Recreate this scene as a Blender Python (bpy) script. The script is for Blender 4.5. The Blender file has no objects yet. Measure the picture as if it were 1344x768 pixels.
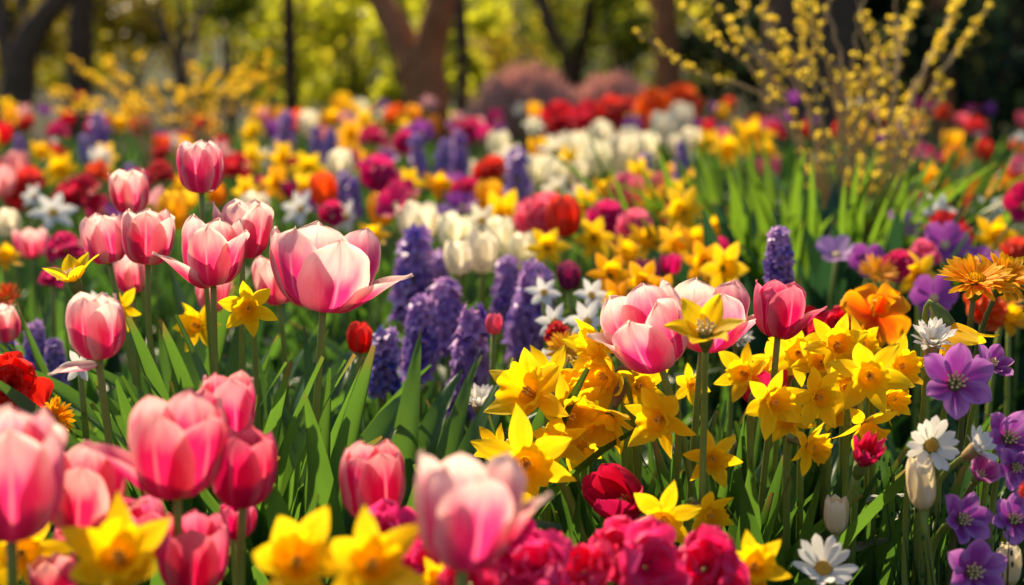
import bpy, math, random
import numpy as np
from mathutils import Vector, Matrix, Quaternion

random.seed(7)
RNG = np.random.default_rng(7)
C = bpy.context.scene.collection
SC = bpy.context.scene
R = math.radians

# ------------------------------------------------------------------ camera, sky, sun, exposure
F, CX, CY = 1846.0, 672.0, 384.0          # focal length in photo pixels, picture centre
HC = 0.75                                  # camera height
PITCH = math.atan((384 - 40) / F)
cd = bpy.data.cameras.new('camera')
cd.sensor_width = 36.0
cd.lens = 36.0 * F / 1344.0
cd.clip_start, cd.clip_end = 0.02, 500.0
cd.dof.use_dof = True
cd.dof.focus_distance = 1.27
cd.dof.aperture_fstop = 3.7
cam = bpy.data.objects.new('camera', cd)
C.objects.link(cam)
cam.location = (0, 0, HC)
cam.rotation_euler = (R(90) - PITCH, 0, 0)
SC.camera = cam

SUN_AZ, SUN_EL = R(-28), R(41)             # measured from straight ahead, minus is left
w = bpy.data.worlds.new('World')
SC.world = w
w.use_nodes = True
nt = w.node_tree
sky = nt.nodes.new('ShaderNodeTexSky')
sky.sky_type = 'NISHITA'
sky.sun_disc = False
sky.sun_elevation = SUN_EL
sky.sun_rotation = SUN_AZ
sky.dust_density = 2.0
nt.links.new(sky.outputs[0], nt.nodes['Background'].inputs[0])
nt.nodes['Background'].inputs[1].default_value = 0.085
sl = bpy.data.lights.new('sun', 'SUN')
sl.energy = 5.0
sl.angle = R(0.5)
sl.color = (1.0, 0.80, 0.53)
so = bpy.data.objects.new('sun', sl)
C.objects.link(so)
sdir = Vector((math.sin(SUN_AZ) * math.cos(SUN_EL), math.cos(SUN_AZ) * math.cos(SUN_EL), math.sin(SUN_EL)))
so.rotation_euler = sdir.to_track_quat('Z', 'Y').to_euler()
SC.view_settings.view_transform = 'Standard'
SC.view_settings.look = 'None'
SC.view_settings.gamma = 1.0
SC.view_settings.use_curve_mapping = False
SC.view_settings.exposure = 0.95
SC.cycles.max_bounces = 10
SC.cycles.diffuse_bounces = 4
SC.cycles.transmission_bounces = 6
SC.cycles.glossy_bounces = 3
SC.cycles.sample_clamp_indirect = 6.0
SC.cycles.use_denoising = True

cp, sp = math.cos(PITCH), math.sin(PITCH)
FWD, UPV = Vector((0, cp, -sp)), Vector((0, sp, cp))


def at(x, y, d):
    """the point seen at photo pixel x, y at distance d along the view axis"""
    return Vector((0, 0, HC)) + d * (FWD + (x - CX) / F * Vector((1, 0, 0)) + (CY - y) / F * UPV)


def bed_depth(y, top=0.42):
    return (HC - top) / max(0.045, sp - (CY - y) / F * cp)


# ------------------------------------------------------------------ mesh builder
def crv(v, xs, ys):
    xs = np.asarray(xs, float); ys = np.asarray(ys, float)
    m = np.gradient(ys, xs)
    i = np.clip(np.searchsorted(xs, v, side='right') - 1, 0, len(xs) - 2)
    h = xs[i + 1] - xs[i]
    t = np.clip((v - xs[i]) / h, 0, 1)
    return ((2*t**3 - 3*t**2 + 1) * ys[i] + (t**3 - 2*t**2 + t) * h * m[i]
            + (-2*t**3 + 3*t**2) * ys[i + 1] + (t**3 - t**2) * h * m[i + 1])


def sstep(a, b, x):
    t = np.clip((x - a) / (b - a), 0, 1)
    return t * t * (3 - 2 * t)


class MB:
    def __init__(self):
        self.v, self.f, self.uv, self.t, self.m, self.n = [], [], [], [], [], 0

    def add(self, verts, quads, uv, mat=0, tint=0.5):
        verts = np.asarray(verts, float).reshape(-1, 3)
        self.v.append(verts)
        self.f.append(np.asarray(quads, int) + self.n)
        self.uv.append(np.asarray(uv, float))
        self.t.append(np.full(len(verts), tint) if np.isscalar(tint) else np.asarray(tint))
        self.m.append(np.full(len(quads), mat))
        self.n += len(verts)

    def grid(self, fn, nu, nv, mat=0, M=None, tint=0.5):
        U, V = np.meshgrid(np.linspace(-1, 1, nu), np.linspace(0, 1, nv))
        U, V = U.ravel(), V.ravel()
        P = np.stack(np.broadcast_arrays(*fn(U, V)), 1).astype(float)
        if M is not None:
            A = np.array(M)
            P = P @ A[:3, :3].T + A[:3, 3]
        idx = np.arange(nu * nv).reshape(nv, nu)
        q = np.stack([idx[:-1, :-1], idx[:-1, 1:], idx[1:, 1:], idx[1:, :-1]], -1).reshape(-1, 4)
        self.add(P, q, np.stack([U * .5 + .5, V], 1), mat, tint)

    def tube(self, pts, rad, n=8, mat=0, tint=0.5, cap=True):
        P = np.asarray([tuple(p) for p in pts], float)
        rad = np.broadcast_to(np.asarray(rad, float), (len(P),)).copy()
        if cap:
            P = np.vstack([P, P[-1] + (P[-1] - P[-2]) / (np.linalg.norm(P[-1] - P[-2]) + 1e-9) * rad[-1] * .4])
            rad = np.append(rad, rad[-1] * .03)
        T = np.gradient(P, axis=0)
        T /= np.linalg.norm(T, axis=1, keepdims=True) + 1e-12
        ref = np.array([0.13, 0.97, 0.2]) if abs(T[0][1]) < .9 else np.array([1, 0.1, 0.1])
        A = np.cross(T, ref); A /= np.linalg.norm(A, axis=1, keepdims=True) + 1e-12
        B = np.cross(T, A)
        th = np.linspace(0, 2 * np.pi, n + 1)
        V = P[:, None] + rad[:, None, None] * (np.cos(th)[None, :, None] * A[:, None] + np.sin(th)[None, :, None] * B[:, None])
        k, m_ = len(P), n + 1
        idx = np.arange(k * m_).reshape(k, m_)
        q = np.stack([idx[:-1, :-1], idx[:-1, 1:], idx[1:, 1:], idx[1:, :-1]], -1).reshape(-1, 4)
        uv = np.stack(np.meshgrid(np.linspace(0, 1, m_), np.linspace(0, 1, k)), -1).reshape(-1, 2)
        self.add(V.reshape(-1, 3), q, uv, mat, tint)

    def blob(self, c, r, nu=10, nv=7, mat=0, tint=0.5, M=None):
        def fn(U, V):
            a, b = U * np.pi, (V - .5) * np.pi * .998
            return c[0] + r[0]*np.cos(a)*np.cos(b), c[1] + r[1]*np.sin(a)*np.cos(b), c[2] + r[2]*np.sin(b)
        self.grid(fn, nu, nv, mat, M, tint)

    def mesh(self, name, mats):
        V = np.concatenate(self.v); Q = np.concatenate(self.f); UV = np.concatenate(self.uv)
        me = bpy.data.meshes.new(name)
        me.vertices.add(len(V)); me.vertices.foreach_set('co', V.astype(np.float32).ravel())
        me.loops.add(Q.size); me.loops.foreach_set('vertex_index', Q.astype(np.int32).ravel())
        me.polygons.add(len(Q))
        me.polygons.foreach_set('loop_start', np.arange(0, Q.size, 4, dtype=np.int32))
        me.polygons.foreach_set('material_index', np.concatenate(self.m).astype(np.int32))
        me.polygons.foreach_set('use_smooth', np.ones(len(Q), dtype=bool))
        ul = me.uv_layers.new(name='UVMap')
        ul.data.foreach_set('uv', UV[Q.ravel()].astype(np.float32).ravel())
        at_ = me.attributes.new('tint', 'FLOAT', 'POINT')
        at_.data.foreach_set('value', np.concatenate(self.t).astype(np.float32))
        for m in (mats if isinstance(mats, (list, tuple)) else [mats]):
            me.materials.append(m)
        me.update()
        me.validate()
        return me


def obj(name, me, parent=None, M=None, color=None):
    o = bpy.data.objects.new(name, me)
    C.objects.link(o)
    o.parent = parent
    if M is not None:
        o.matrix_basis = M
    if color:
        o.color = (*color, 1)
    return o


LABELS = {}


def thing(name, label, cat, loc, group=None):
    o = bpy.data.objects.new(name, None)
    o.empty_display_size = .02
    C.objects.link(o)
    o.location = loc
    o['label'] = label; o['category'] = cat
    if group:
        o['group'] = group
    LABELS.setdefault(label, []).append(o)
    return o


# ------------------------------------------------------------------ materials
class NT:
    def __init__(self, name):
        self.m = bpy.data.materials.new(name)
        self.m.use_nodes = True
        self.t = self.m.node_tree
        self.t.nodes.clear()

    def n(self, typ, **kw):
        nd = self.t.nodes.new(typ)
        for k, v in kw.items():
            if k.startswith('i_'):
                k = k[2:]
                k = int(k) if k.isdigit() else k.replace('_', ' ')
                nd.inputs[k].default_value = v
            else:
                setattr(nd, k, v)
        return nd

    def l(self, a, b):
        self.t.links.new(a, b)

    def math(self, op, a, b=None, clamp=False):
        nd = self.n('ShaderNodeMath', operation=op, use_clamp=clamp)
        for i, x in enumerate((a, b)):
            if x is None: continue
            if isinstance(x, (int, float)): nd.inputs[i].default_value = x
            else: self.l(x, nd.inputs[i])
        return nd.outputs[0]

    def step(self, x, a, b, lo=0.0, hi=1.0):
        nd = self.n('ShaderNodeMapRange', interpolation_type='SMOOTHSTEP')
        self.l(x, nd.inputs[0])
        nd.inputs[1].default_value, nd.inputs[2].default_value = a, b
        nd.inputs[3].default_value, nd.inputs[4].default_value = lo, hi
        return nd.outputs[0]

    def mix(self, f, a, b, mode='MIX'):
        nd = self.n('ShaderNodeMix', data_type='RGBA', blend_type=mode)
        if isinstance(f, (int, float)): nd.inputs[0].default_value = f
        else: self.l(f, nd.inputs[0])
        for i, x in ((6, a), (7, b)):
            if isinstance(x, (tuple, list)): nd.inputs[i].default_value = (*x[:3], 1)
            else: self.l(x, nd.inputs[i])
        return nd.outputs[2]

    def uv(self):
        s = self.n('ShaderNodeSeparateXYZ')
        u = self.n('ShaderNodeUVMap')
        self.l(u.outputs[0], s.inputs[0])
        return s.outputs[0], s.outputs[1], u.outputs[0]

    def noise(self, vec, scale, detail=3, sc3=None):
        nd = self.n('ShaderNodeTexNoise')
        nd.inputs['Scale'].default_value = scale
        nd.inputs['Detail'].default_value = detail
        if sc3:
            mp = self.n('ShaderNodeMapping')
            mp.inputs['Scale'].default_value = sc3
            self.l(vec, mp.inputs[0]); vec = mp.outputs[0]
        if vec is not None:
            self.l(vec, nd.inputs['Vector'])
        return nd.outputs[0]

    def finish(self, col, trans=0.4, rough=.5, spec=.3, tcol=None, bump=None, bstr=.2, bdist=.002):
        p = self.n('ShaderNodeBsdfPrincipled')
        self.l(col, p.inputs['Base Color'])
        p.inputs['Roughness'].default_value = rough
        p.inputs['Specular IOR Level'].default_value = spec
        if bump is not None:
            b = self.n('ShaderNodeBump')
            b.inputs['Strength'].default_value = bstr
            b.inputs['Distance'].default_value = bdist
            self.l(bump, b.inputs['Height'])
            self.l(b.outputs[0], p.inputs['Normal'])
        o = self.n('ShaderNodeOutputMaterial')
        if trans > 0:
            t = self.n('ShaderNodeBsdfTranslucent')
            self.l(tcol if tcol is not None else col, t.inputs[0])
            mx = self.n('ShaderNodeMixShader')
            mx.inputs[0].default_value = trans
            self.l(p.outputs[0], mx.inputs[1]); self.l(t.outputs[0], mx.inputs[2])
            self.l(mx.outputs[0], o.inputs[0])
        else:
            self.l(p.outputs[0], o.inputs[0])
        return self.m


def rnd2(k):
    i_ = k.n('ShaderNodeObjectInfo')
    return k.math('FRACT', k.math('MULTIPLY', i_.outputs['Random'], 13.37))


def petal_material(name, center, edge, base, e0=.3, e1=.95, tip0=.5, base1=.16, rib=None, trans=.5, rough=.5,
                   streak=.35, spec=.12, hue=.012, use_obj=False, edge_white=.06, vary=.34):
    """a petal's own pattern: a flame of colour up the middle, another colour along the margin and tip, a third at the base"""
    k = NT(name)
    u, v, uvv = k.uv()
    au = k.math('ABSOLUTE', k.math('MULTIPLY', k.math('SUBTRACT', u, .5), 2.0))
    inf = k.n('ShaderNodeObjectInfo')
    rnd = inf.outputs['Random']
    off = k.n('ShaderNodeVectorMath', operation='ADD')
    cx = k.n('ShaderNodeCombineXYZ')
    k.l(k.math('MULTIPLY', rnd, 37.0), cx.inputs[0]); k.l(k.math('MULTIPLY', rnd, 11.0), cx.inputs[1])
    k.l(uvv, off.inputs[0]); k.l(cx.outputs[0], off.inputs[1])
    st = k.noise(off.outputs[0], 1.0, 6, (44, 2.4, 1))
    st2 = k.noise(off.outputs[0], 1.0, 2, (6, 3.0, 1))
    if use_obj:
        center = inf.outputs['Color']
        edge = k.mix(edge_white, inf.outputs['Color'], (.95, .9, .85))
    wob = k.math('MULTIPLY', k.math('SUBTRACT', st2, .5), .5)
    shift = k.math('MULTIPLY', k.math('SUBTRACT', rnd2(k), .5), vary)
    wob = k.math('ADD', wob, shift)
    rim = k.step(k.math('ADD', au, wob), e0, e1)
    tip = k.step(k.math('ADD', v, k.math('MULTIPLY', wob, .6)), tip0, 1.02)
    e = k.math('MAXIMUM', rim, tip)
    col = k.mix(e, center, edge)
    if rib:
        rb = k.math('MULTIPLY', k.step(au, .0, .07, 1, 0), k.step(v, .1, .5, .0, .6))
        col = k.mix(rb, col, rib)
    bs = k.step(k.math('ADD', v, k.math('MULTIPLY', wob, .2)), .0, base1, 1, 0)
    if base is not None:
        col = k.mix(bs, col, base)
    hs = k.n('ShaderNodeHueSaturation')
    k.l(k.math('ADD', .5 - hue, k.math('MULTIPLY', rnd, 2 * hue)), hs.inputs['Hue'])
    k.l(k.math('ADD', 1 - streak * .5, k.math('MULTIPLY', st, streak)), hs.inputs['Value'])
    k.l(col, hs.inputs['Color'])
    tc = k.n('ShaderNodeGamma'); tc.inputs[1].default_value = 1.12
    k.l(hs.outputs[0], tc.inputs[0])
    return k.finish(hs.outputs[0], trans, rough, spec, tc.outputs[0], st, .25, .0015)


def leaf_material(name, c1, c2, tcol, trans=.42, rough=.36, spec=.45, dryness=.9):
    k = NT(name)
    u, v, uvv = k.uv()
    a = k.n('ShaderNodeAttribute'); a.attribute_name = 'tint'
    inf = k.n('ShaderNodeObjectInfo')
    st = k.noise(uvv, 1.0, 3, (26, 1.2, 1))
    tx = k.n('ShaderNodeTexCoord')
    bl = k.noise(tx.outputs['Object'], 9.0, 2)
    mixf = k.math('ADD', k.math('MULTIPLY', a.outputs['Fac'], .6), k.math('SUBTRACT', k.math('MULTIPLY', inf.outputs['Random'], .5), .05), True)
    mixf = k.math('ADD', mixf, k.math('MULTIPLY', k.math('SUBTRACT', bl, .5), .7), True)
    col = k.mix(mixf, c1, c2)
    hs = k.n('ShaderNodeHueSaturation')
    k.l(k.math('ADD', .72, k.math('MULTIPLY', st, .56)), hs.inputs['Value'])
    k.l(col, hs.inputs['Color'])
    tm = k.mix(mixf, tuple(x * .55 for x in tcol), tcol)
    dry = k.math('MULTIPLY', k.step(k.math('ADD', v, k.math('MULTIPLY', inf.outputs['Random'], .10)), 1.02, 1.09), dryness)
    hs2 = k.mix(dry, hs.outputs[0], (.22, .19, .06))
    tm = k.mix(dry, tm, (.35, .2, .05))
    return k.finish(hs2, trans, rough, spec, tm, st, .3, .001)


def plain(name, col, rough=.6, trans=0, nscale=60, amp=.5, spec=.3, bstr=.3):
    k = NT(name)
    tx = k.n('ShaderNodeTexCoord')
    nz = k.noise(tx.outputs['Object'], nscale, 4)
    hs = k.n('ShaderNodeHueSaturation')
    hs.inputs['Color'].default_value = (*col, 1)
    k.l(k.math('ADD', 1 - amp * .5, k.math('MULTIPLY', nz, amp)), hs.inputs['Value'])
    return k.finish(hs.outputs[0], trans, rough, spec, None, nz, bstr, .003)


M = {}
M['tulip'] = petal_material('pink_tulip_petal', (.72, .04, .19), (.95, .74, .66), (.85, .62, .16), .28, 1.08, .48, .12,
                            rib=(.84, .36, .40), trans=.60, streak=.34)
M['tulip_front'] = petal_material('front_tulip_petal', (.68, .020, .15), (.92, .48, .48), (.80, .52, .16), .42, 1.1, .62, .1,
                                  rib=(.84, .32, .38), trans=.56, streak=.4)
M['tulip_deep'] = petal_material('rose_tulip_petal', (.62, .010, .13), (.88, .26, .36), (.75, .45, .18), .4, 1.05, .6, .1,
                                 rib=(.85, .25, .35), trans=.56, streak=.5)
M['tulip_red'] = petal_material('crimson_tulip_petal', (.48, .006, .05), (.66, .02, .12), (.4, .08, .05), .4, 1.0, .6, .06, trans=.42)
M['yellow'] = petal_material('yellow_petal', (.94, .60, .008), (.97, .72, .02), (.90, .58, .01), .3, 1.0, .4, .2, trans=.58, hue=.006, streak=.5)
M['orange_cup'] = petal_material('golden_corona', (.96, .58, .004), (.97, .68, .010), (.95, .60, .005), .9, 1.4, .7, .3, trans=.62, hue=.006)
M['purple'] = petal_material('purple_petal', (.32, .055, .37), (.56, .25, .62), (.45, .03, .28), .2, 1.0, .45, .35, trans=.42, streak=.7)
M['mauve'] = petal_material('mauve_petal', (.58, .06, .34), (.72, .30, .58), (.35, .02, .25), .3, 1.0, .5, .3, trans=.45, streak=.6)
M['white'] = petal_material('white_petal', (.84, .82, .74), (.88, .86, .82), (.75, .70, .42), .4, 1.0, .5, .25, trans=.4, streak=.25, hue=0)
M['cream'] = petal_material('cream_petal', (.82, .70, .42), (.88, .80, .62), (.45, .42, .12), .4, 1.0, .5, .35, trans=.4, streak=.4, hue=.005)
M['amber'] = petal_material('amber_petal', (.90, .33, .004), (.95, .52, .012), (.8, .2, .004), .3, 1.0, .4, .25, trans=.45, hue=.008)
M['poppy'] = petal_material('orange_petal', (.90, .14, .004), (.95, .42, .01), (.8, .04, .004), .3, 1.1, .55, .5, trans=.5, hue=.01)
M['scarlet'] = petal_material('scarlet_petal', (.75, .008, .012), (.85, .03, .04), (.4, .004, .01), .3, 1.0, .5, .2, trans=.45)
M['ruby'] = petal_material('ruby_petal', (.50, .006, .05), (.80, .03, .14), (.6, .2, .2), .3, 1.0, .4, .1, trans=.42, streak=.6)
M['magenta'] = petal_material('magenta_petal', (.78, .010, .14), (.88, .07, .25), (.5, .004, .1), .3, 1.0, .5, .2, trans=.48, streak=.5)
M['any'] = petal_material('bed_flower_petal', None, None, None, .35, 1.0, .6, .1, trans=.48, use_obj=True, hue=.012)
M['leaf'] = leaf_material('tulip_leaf', (.014, .066, .022), (.050, .135, .026), (.17, .37, .035))
M['strap'] = leaf_material('strap_leaf', (.010, .052, .018), (.040, .110, .020), (.13, .30, .03))
M['cover'] = leaf_material('ground_cover_leaf', (.008, .040, .016), (.030, .090, .018), (.09, .24, .03), trans=.34)
M['broad'] = leaf_material('broad_leaf', (.012, .050, .030), (.030, .090, .038), (.05, .16, .05), trans=.25, rough=.42)
M['stem'] = plain('green_stem', (.20, .26, .045), .45, .0, 40, .5)
M['stem_dark'] = plain('bronze_stem', (.10, .11, .03), .45, .0, 40, .6)
M['spathe'] = plain('papery_spathe', (.22, .13, .05), .6, .25, 90, .7)
M['stamen'] = plain('golden_stamen', (.80, .46, .06), .7, .0, 150, .6)
M['pale_stamen'] = plain('pale_stamen', (.75, .60, .28), .7, .0, 150, .5)
M['cup_green'] = plain('green_flower_base', (.13, .17, .03), .5, .1, 60, .6)
M['pistil'] = plain('pistil', (.45, .42, .10), .5, .0, 60, .4)
M['soil'] = plain('dark_soil', (.035, .024, .016), .95, 0, 14, .9)
M['bark'] = plain('dark_bark', (.085, .055, .036), .9, 0, 16, 1.1, .15, .9)
M['bark_warm'] = plain('brown_bark', (.27, .115, .050), .9, 0, 14, 1.1, .15, .9)
M['bark_pale'] = plain('pale_bark', (.34, .26, .17), .9, 0, 9, .8, .15, .6)
M['twig'] = plain('tan_twig', (.40, .27, .13), .7, 0, 60, .7)
M['catkin'] = plain('yellow_blossom', (.97, .78, .08), .7, .7, 120, .3)
M['catkin_warm'] = plain('golden_blossom', (.97, .68, .03), .7, .7, 120, .5)

# hyacinth florets: violet with paler lilac florets, the share set by 'tint' per floret
k = NT('hyacinth_floret')
u_, v_, uvv_ = k.uv()
a_ = k.n('ShaderNodeAttribute'); a_.attribute_name = 'tint'
inf_ = k.n('ShaderNodeObjectInfo')
c_ = k.mix(a_.outputs['Fac'], (.10, .065, .42), (.62, .34, .66))
c_ = k.mix(k.step(v_, .5, 1.0, 0, .35), c_, (.62, .42, .72))
hs_ = k.n('ShaderNodeHueSaturation')
k.l(k.math('ADD', .475, k.math('MULTIPLY', inf_.outputs['Random'], .05)), hs_.inputs['Hue'])
k.l(c_, hs_.inputs['Color'])
M['hyacinth'] = k.finish(hs_.outputs[0], .35, .4, .4)

# ------------------------------------------------------------------ petal shapes
def tulip_petal_fn(close=.25, wave=0.0, ph=0.0, wide=1.0, straight=False):
    if straight:
        VR, RR = [0, .1, .3, .55, .8, 1], [.03, .15, .25, .31, .35, .40]
    else:
        VR, RR = [0, .08, .25, .5, .75, 1], [.03, .19, .335, .385, .37 - (.3 - close) * .25, close]
    ZZ = [0, .035, .19, .48, .77, 1.0]
    def fn(U, V):
        r = crv(V, VR, RR); z = crv(V, VR, ZZ)
        wv = crv(V, [0, .12, .35, .6, .8, .92, 1], [.05, .20, .355, .375, .285, .165, .012]) * wide
        rho = np.maximum(r, .20) * 1.02
        th = U * wv / rho
        x = r - rho + rho * np.cos(th)
        y = rho * np.sin(th)
        x = x + .03 * np.abs(U) ** 3 * sstep(.4, 1, V) + .014 * np.exp(-(U / .14) ** 2) * sstep(0, .3, V) * (1 - .5 * V)
        x = x + wave * np.sin(V * 8 + U * 3.1 + ph) * U ** 2 * sstep(.2, .8, V)
        z = z + wave * .6 * np.sin(U * 6 + ph * 2) * sstep(.55, 1, V) + .35 * wave * np.sin(U * 17 + ph * 5) * sstep(.7, 1, V)
        y = y + .3 * wave * np.sin(V * 23 + ph * 3) * U ** 3
        return x, y, z
    return fn


def flat_petal_fn(wide=.42, cup=.12, tipcurl=.0, pointed=True,  twist=0., wave=.0, ph=0., fold=.0):
    """unit-long petal running along +X, face up along +Z"""
    if pointed == 2:
        WX, WY = [0, .15, .4, .62, .82, .94, 1], [.22, .50, .90, 1.0, .76, .40, .05]
    elif pointed:
        WX, WY = [0, .15, .4, .6, .8, .93, 1], [.35, .74, 1.0, .90, .54, .23, .02]
    else:
        WX, WY = [0, .15, .4, .65, .85, .95, 1], [.22, .48, .85, 1.02, .88, .58, .10]
    def fn(U, V):
        wv = crv(V, WX, WY) * wide * .5
        y = U * wv
        z = cup * (U ** 2) * wv * 2 + cup * .8 * V ** 2 + tipcurl * V ** 3 - fold * np.abs(U) * wv
        z = z + wave * np.sin(U * 5 + ph + V * 4) * V + .012 * np.exp(-(U / .15) ** 2) * V * (1 - V) * 4
        a = twist * V
        y, z = y * np.cos(a) - 0 * z, z + y * np.sin(a)
        return V * .98 + .02, y, z
    return fn


def grid_mesh(name, fn, nu, nv, mat):
    b = MB(); b.grid(fn, nu, nv)
    return b.mesh(name, mat)


PET = {}
for mk in ('tulip', 'tulip_front', 'tulip_deep', 'tulip_red', 'cream', 'ruby'):
    PET[mk] = [grid_mesh('tulip_petal', tulip_petal_fn(c, wv * 1.4, ph, wd), 15, 19, M[mk])
               for c, wv, ph, wd in ((.25, .012, .3, 1), (.31, .018, 1.7, 1.04), (.21, .014, 3.1, .97), (.28, .022, 4.6, 1.0))]
    PET[mk + '_splay'] = [grid_mesh('tulip_petal', tulip_petal_fn(.4, .015, ph, .88, True), 11, 17, M[mk]) for ph in (.5, 2.4)]
b = MB()
b.blob((0, 0, .015), (.09, .09, .045), 10, 5, 0)
b.tube([(0, 0, .03), (0, 0, .2), (0, 0, .36)], [.05, .05, .04], 8, 1)
for i in range(6):
    a = i * R(60)
    b.tube([(.05*math.cos(a), .05*math.sin(a), .04), (.1*math.cos(a), .1*math.sin(a), .22), (.11*math.cos(a), .11*math.sin(a), .34)], [.008, .008, .016], 5, 2)
TULIP_CORE = b.mesh('flower_head', [M['cup_green'], M['pistil'], M['stamen']])

PET['daff'] = [grid_mesh('daffodil_petal', flat_petal_fn(wd, cu, tc, True, tw, .012, ph, .12), 9, 12, M['yellow'])
               for wd, cu, tc, tw, ph in ((.50, .10, .06, .25, 0), (.44, .06, -.12, -.45, 2), (.54, .18, .14, .35, 4), (.46, .02, -.2, .5, 1), (.5, .2, .2, -.6, 3))]
def corona_mesh(seed, flare=.28, length=.40):
    rs = np.random.default_rng(seed)
    p1, p2 = rs.uniform(0, 6, 2)
    def fn(U, V):
        a = U * np.pi
        r = crv(V, [0, .2, .6, .9, 1], [.015, .14, .20, flare * .92, flare * 1.08])
        fr = sstep(.65, 1, V)
        r = r * (1 + fr * (.07 * np.sin(a * 12 + p1) + .05 * np.sin(a * 7 + p2)) + .025 * np.sin(a * 6))
        z = V * length + fr * .025 * np.sin(a * 9 + p2)
        return r * np.cos(a), r * np.sin(a), z
    b = MB(); b.grid(fn, 61, 10, 0)
    for i in range(6):
        a = i * R(60)
        b.tube([(.03*math.cos(a), .03*math.sin(a), 0.01), (.05*math.cos(a), .05*math.sin(a), length * .55)], [.014, .022], 5, 1)
    return b.mesh('corona', [M['orange_cup'], M['stamen']])
CORONA = [corona_mesh(1), corona_mesh(2, .25, .36), corona_mesh(3, .31, .44)]
b = MB()
b.tube([(0, 0, -.34), (0, 0, -.26), (0, 0, -.18), (0, 0, -.06), (0, 0, .0)], [.04, .055, .055, .05, .06], 10, 0)
DAFF_CORE = b.mesh('flower_head', [M['cup_green']])

PET['purple'] = [grid_mesh('anemone_petal', flat_petal_fn(.66, cu, tc, 2, tw, .03, ph), 11, 12, M['purple'])
                 for cu, tc, tw, ph in ((.16, .02, .1, 0), (.22, -.08, -.2, 2), (.12, -.14, .2, 4))]
PET['mauve'] = [grid_mesh('anemone_petal', flat_petal_fn(.55, cu, tc, False, tw, .03, ph), 11, 12, M['mauve'])
                for cu, tc, tw, ph in ((.2, .02, .1, 0), (.26, -.04, -.2, 2))]
PET['ruby_strap'] = [grid_mesh('strap_petal', flat_petal_fn(.36, .15, tc, True, tw, .02, ph), 9, 12, M['ruby']) for tc, tw, ph in ((.1, .2, 0), (0, -.2, 2))]
PET['yellow_wide'] = [grid_mesh('wide_petal', flat_petal_fn(.54, cu, tc, True, tw, .02, ph, .05), 11, 13, M['yellow'])
                      for cu, tc, tw, ph in ((.16, -.12, .1, 0), (.12, -.22, -.15, 2))]
def stamens(mat_i, n, L, spread):
    b_ = MB()
    b_.blob((0, 0, .03), (.10, .10, .06), 10, 5, 0)
    for i in range(n):
        a = i * 2.399; s = spread * math.sqrt((i + .5) / n)
        b_.tube([(.04*math.cos(a), .04*math.sin(a), .04), (s*.7*math.cos(a), s*.7*math.sin(a), L * .7), (s*math.cos(a), s*math.sin(a), L)], [.010, .009, .018], 5, 1)
    b_.tube([(0, 0, -.22), (0, 0, -.1), (0, 0, .02)], [.05, .09, .10], 8, 2)
    return b_
ANEM_CORE = stamens(1, 15, .19, .13).mesh('flower_head', [M['cup_green'], M['pale_stamen'], M['cup_green']])

def daisy_rays(name, n, rise, mat, wide=.2, layers=1, notch=.0, droop=0., seed=0):
    rs = random.Random(seed)
    b_ = MB()
    for ly in range(layers):
        for i in range(n):
            a = 2 * math.pi * (i + .5 * ly) / n + rs.uniform(-.09, .09)
            L = rs.uniform(.44, .52) * (1 - .18 * ly)
            f = flat_petal_fn(wide / .48 * rs.uniform(.85, 1.1), .1, droop + rs.uniform(-.06, .06), False, rs.uniform(-.4, .4), .01, rs.uniform(0, 6), .1)
            Mx = Matrix.Rotation(a, 4, 'Z') @ Matrix.Translation((.07, 0, .01 * ly)) @ Matrix.Rotation(-(rise + rs.uniform(-.24, .24) + .2 * ly), 4, 'Y') @ Matrix.Scale(L, 4)
            b_.grid(f, 5, 8, 0, Mx)
    return b_.mesh(name, mat)
def daisy_disc(mat, r=.13):
    b_ = MB()
    b_.blob((0, 0, .02), (r, r, .07), 14, 7, 0)
    for i in range(60):
        a = i * 2.399; s = r * .95 * math.sqrt((i + .5) / 60)
        b_.blob((s*math.cos(a), s*math.sin(a), .02 + .075 * math.sqrt(max(0, 1 - (s / r) ** 2))), (.016, .016, .022), 5, 4, 0)
    return b_.mesh('disc', mat)
def involucre(mat, deep=.34, r=.17):
    b_ = MB()
    b_.tube([(0, 0, -deep), (0, 0, -deep * .8), (0, 0, -deep * .35), (0, 0, .02)], [.04, .10, .15, r], 12, 0)
    return b_.mesh('flower_head', mat)
DAISY = {
    'open': daisy_rays('petal_ring', 13, .22, M['white'], .19, 1, 0, -.05, 1),
    'cup': daisy_rays('petal_ring', 22, .85, M['white'], .10, 2, 0, -.12, 2),
    'half': daisy_rays('petal_ring', 14, .55, M['white'], .16, 1, 0, -.05, 3),
    'amber': daisy_rays('petal_ring', 24, .12, M['amber'], .11, 3, 0, -.05, 4),
    'few': daisy_rays('petal_ring', 15, .35, M['white'], .165, 1, 0, -.05, 5),
}
DISC = daisy_disc(M['stamen']); DISC_AMBER = daisy_disc(M['catkin_warm'], .15)
INV = involucre(M['cup_green']); INV_TAN = involucre(plain('tan_flower_base', (.36, .25, .11), .6, .1, 80, .7), .42, .19)

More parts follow.
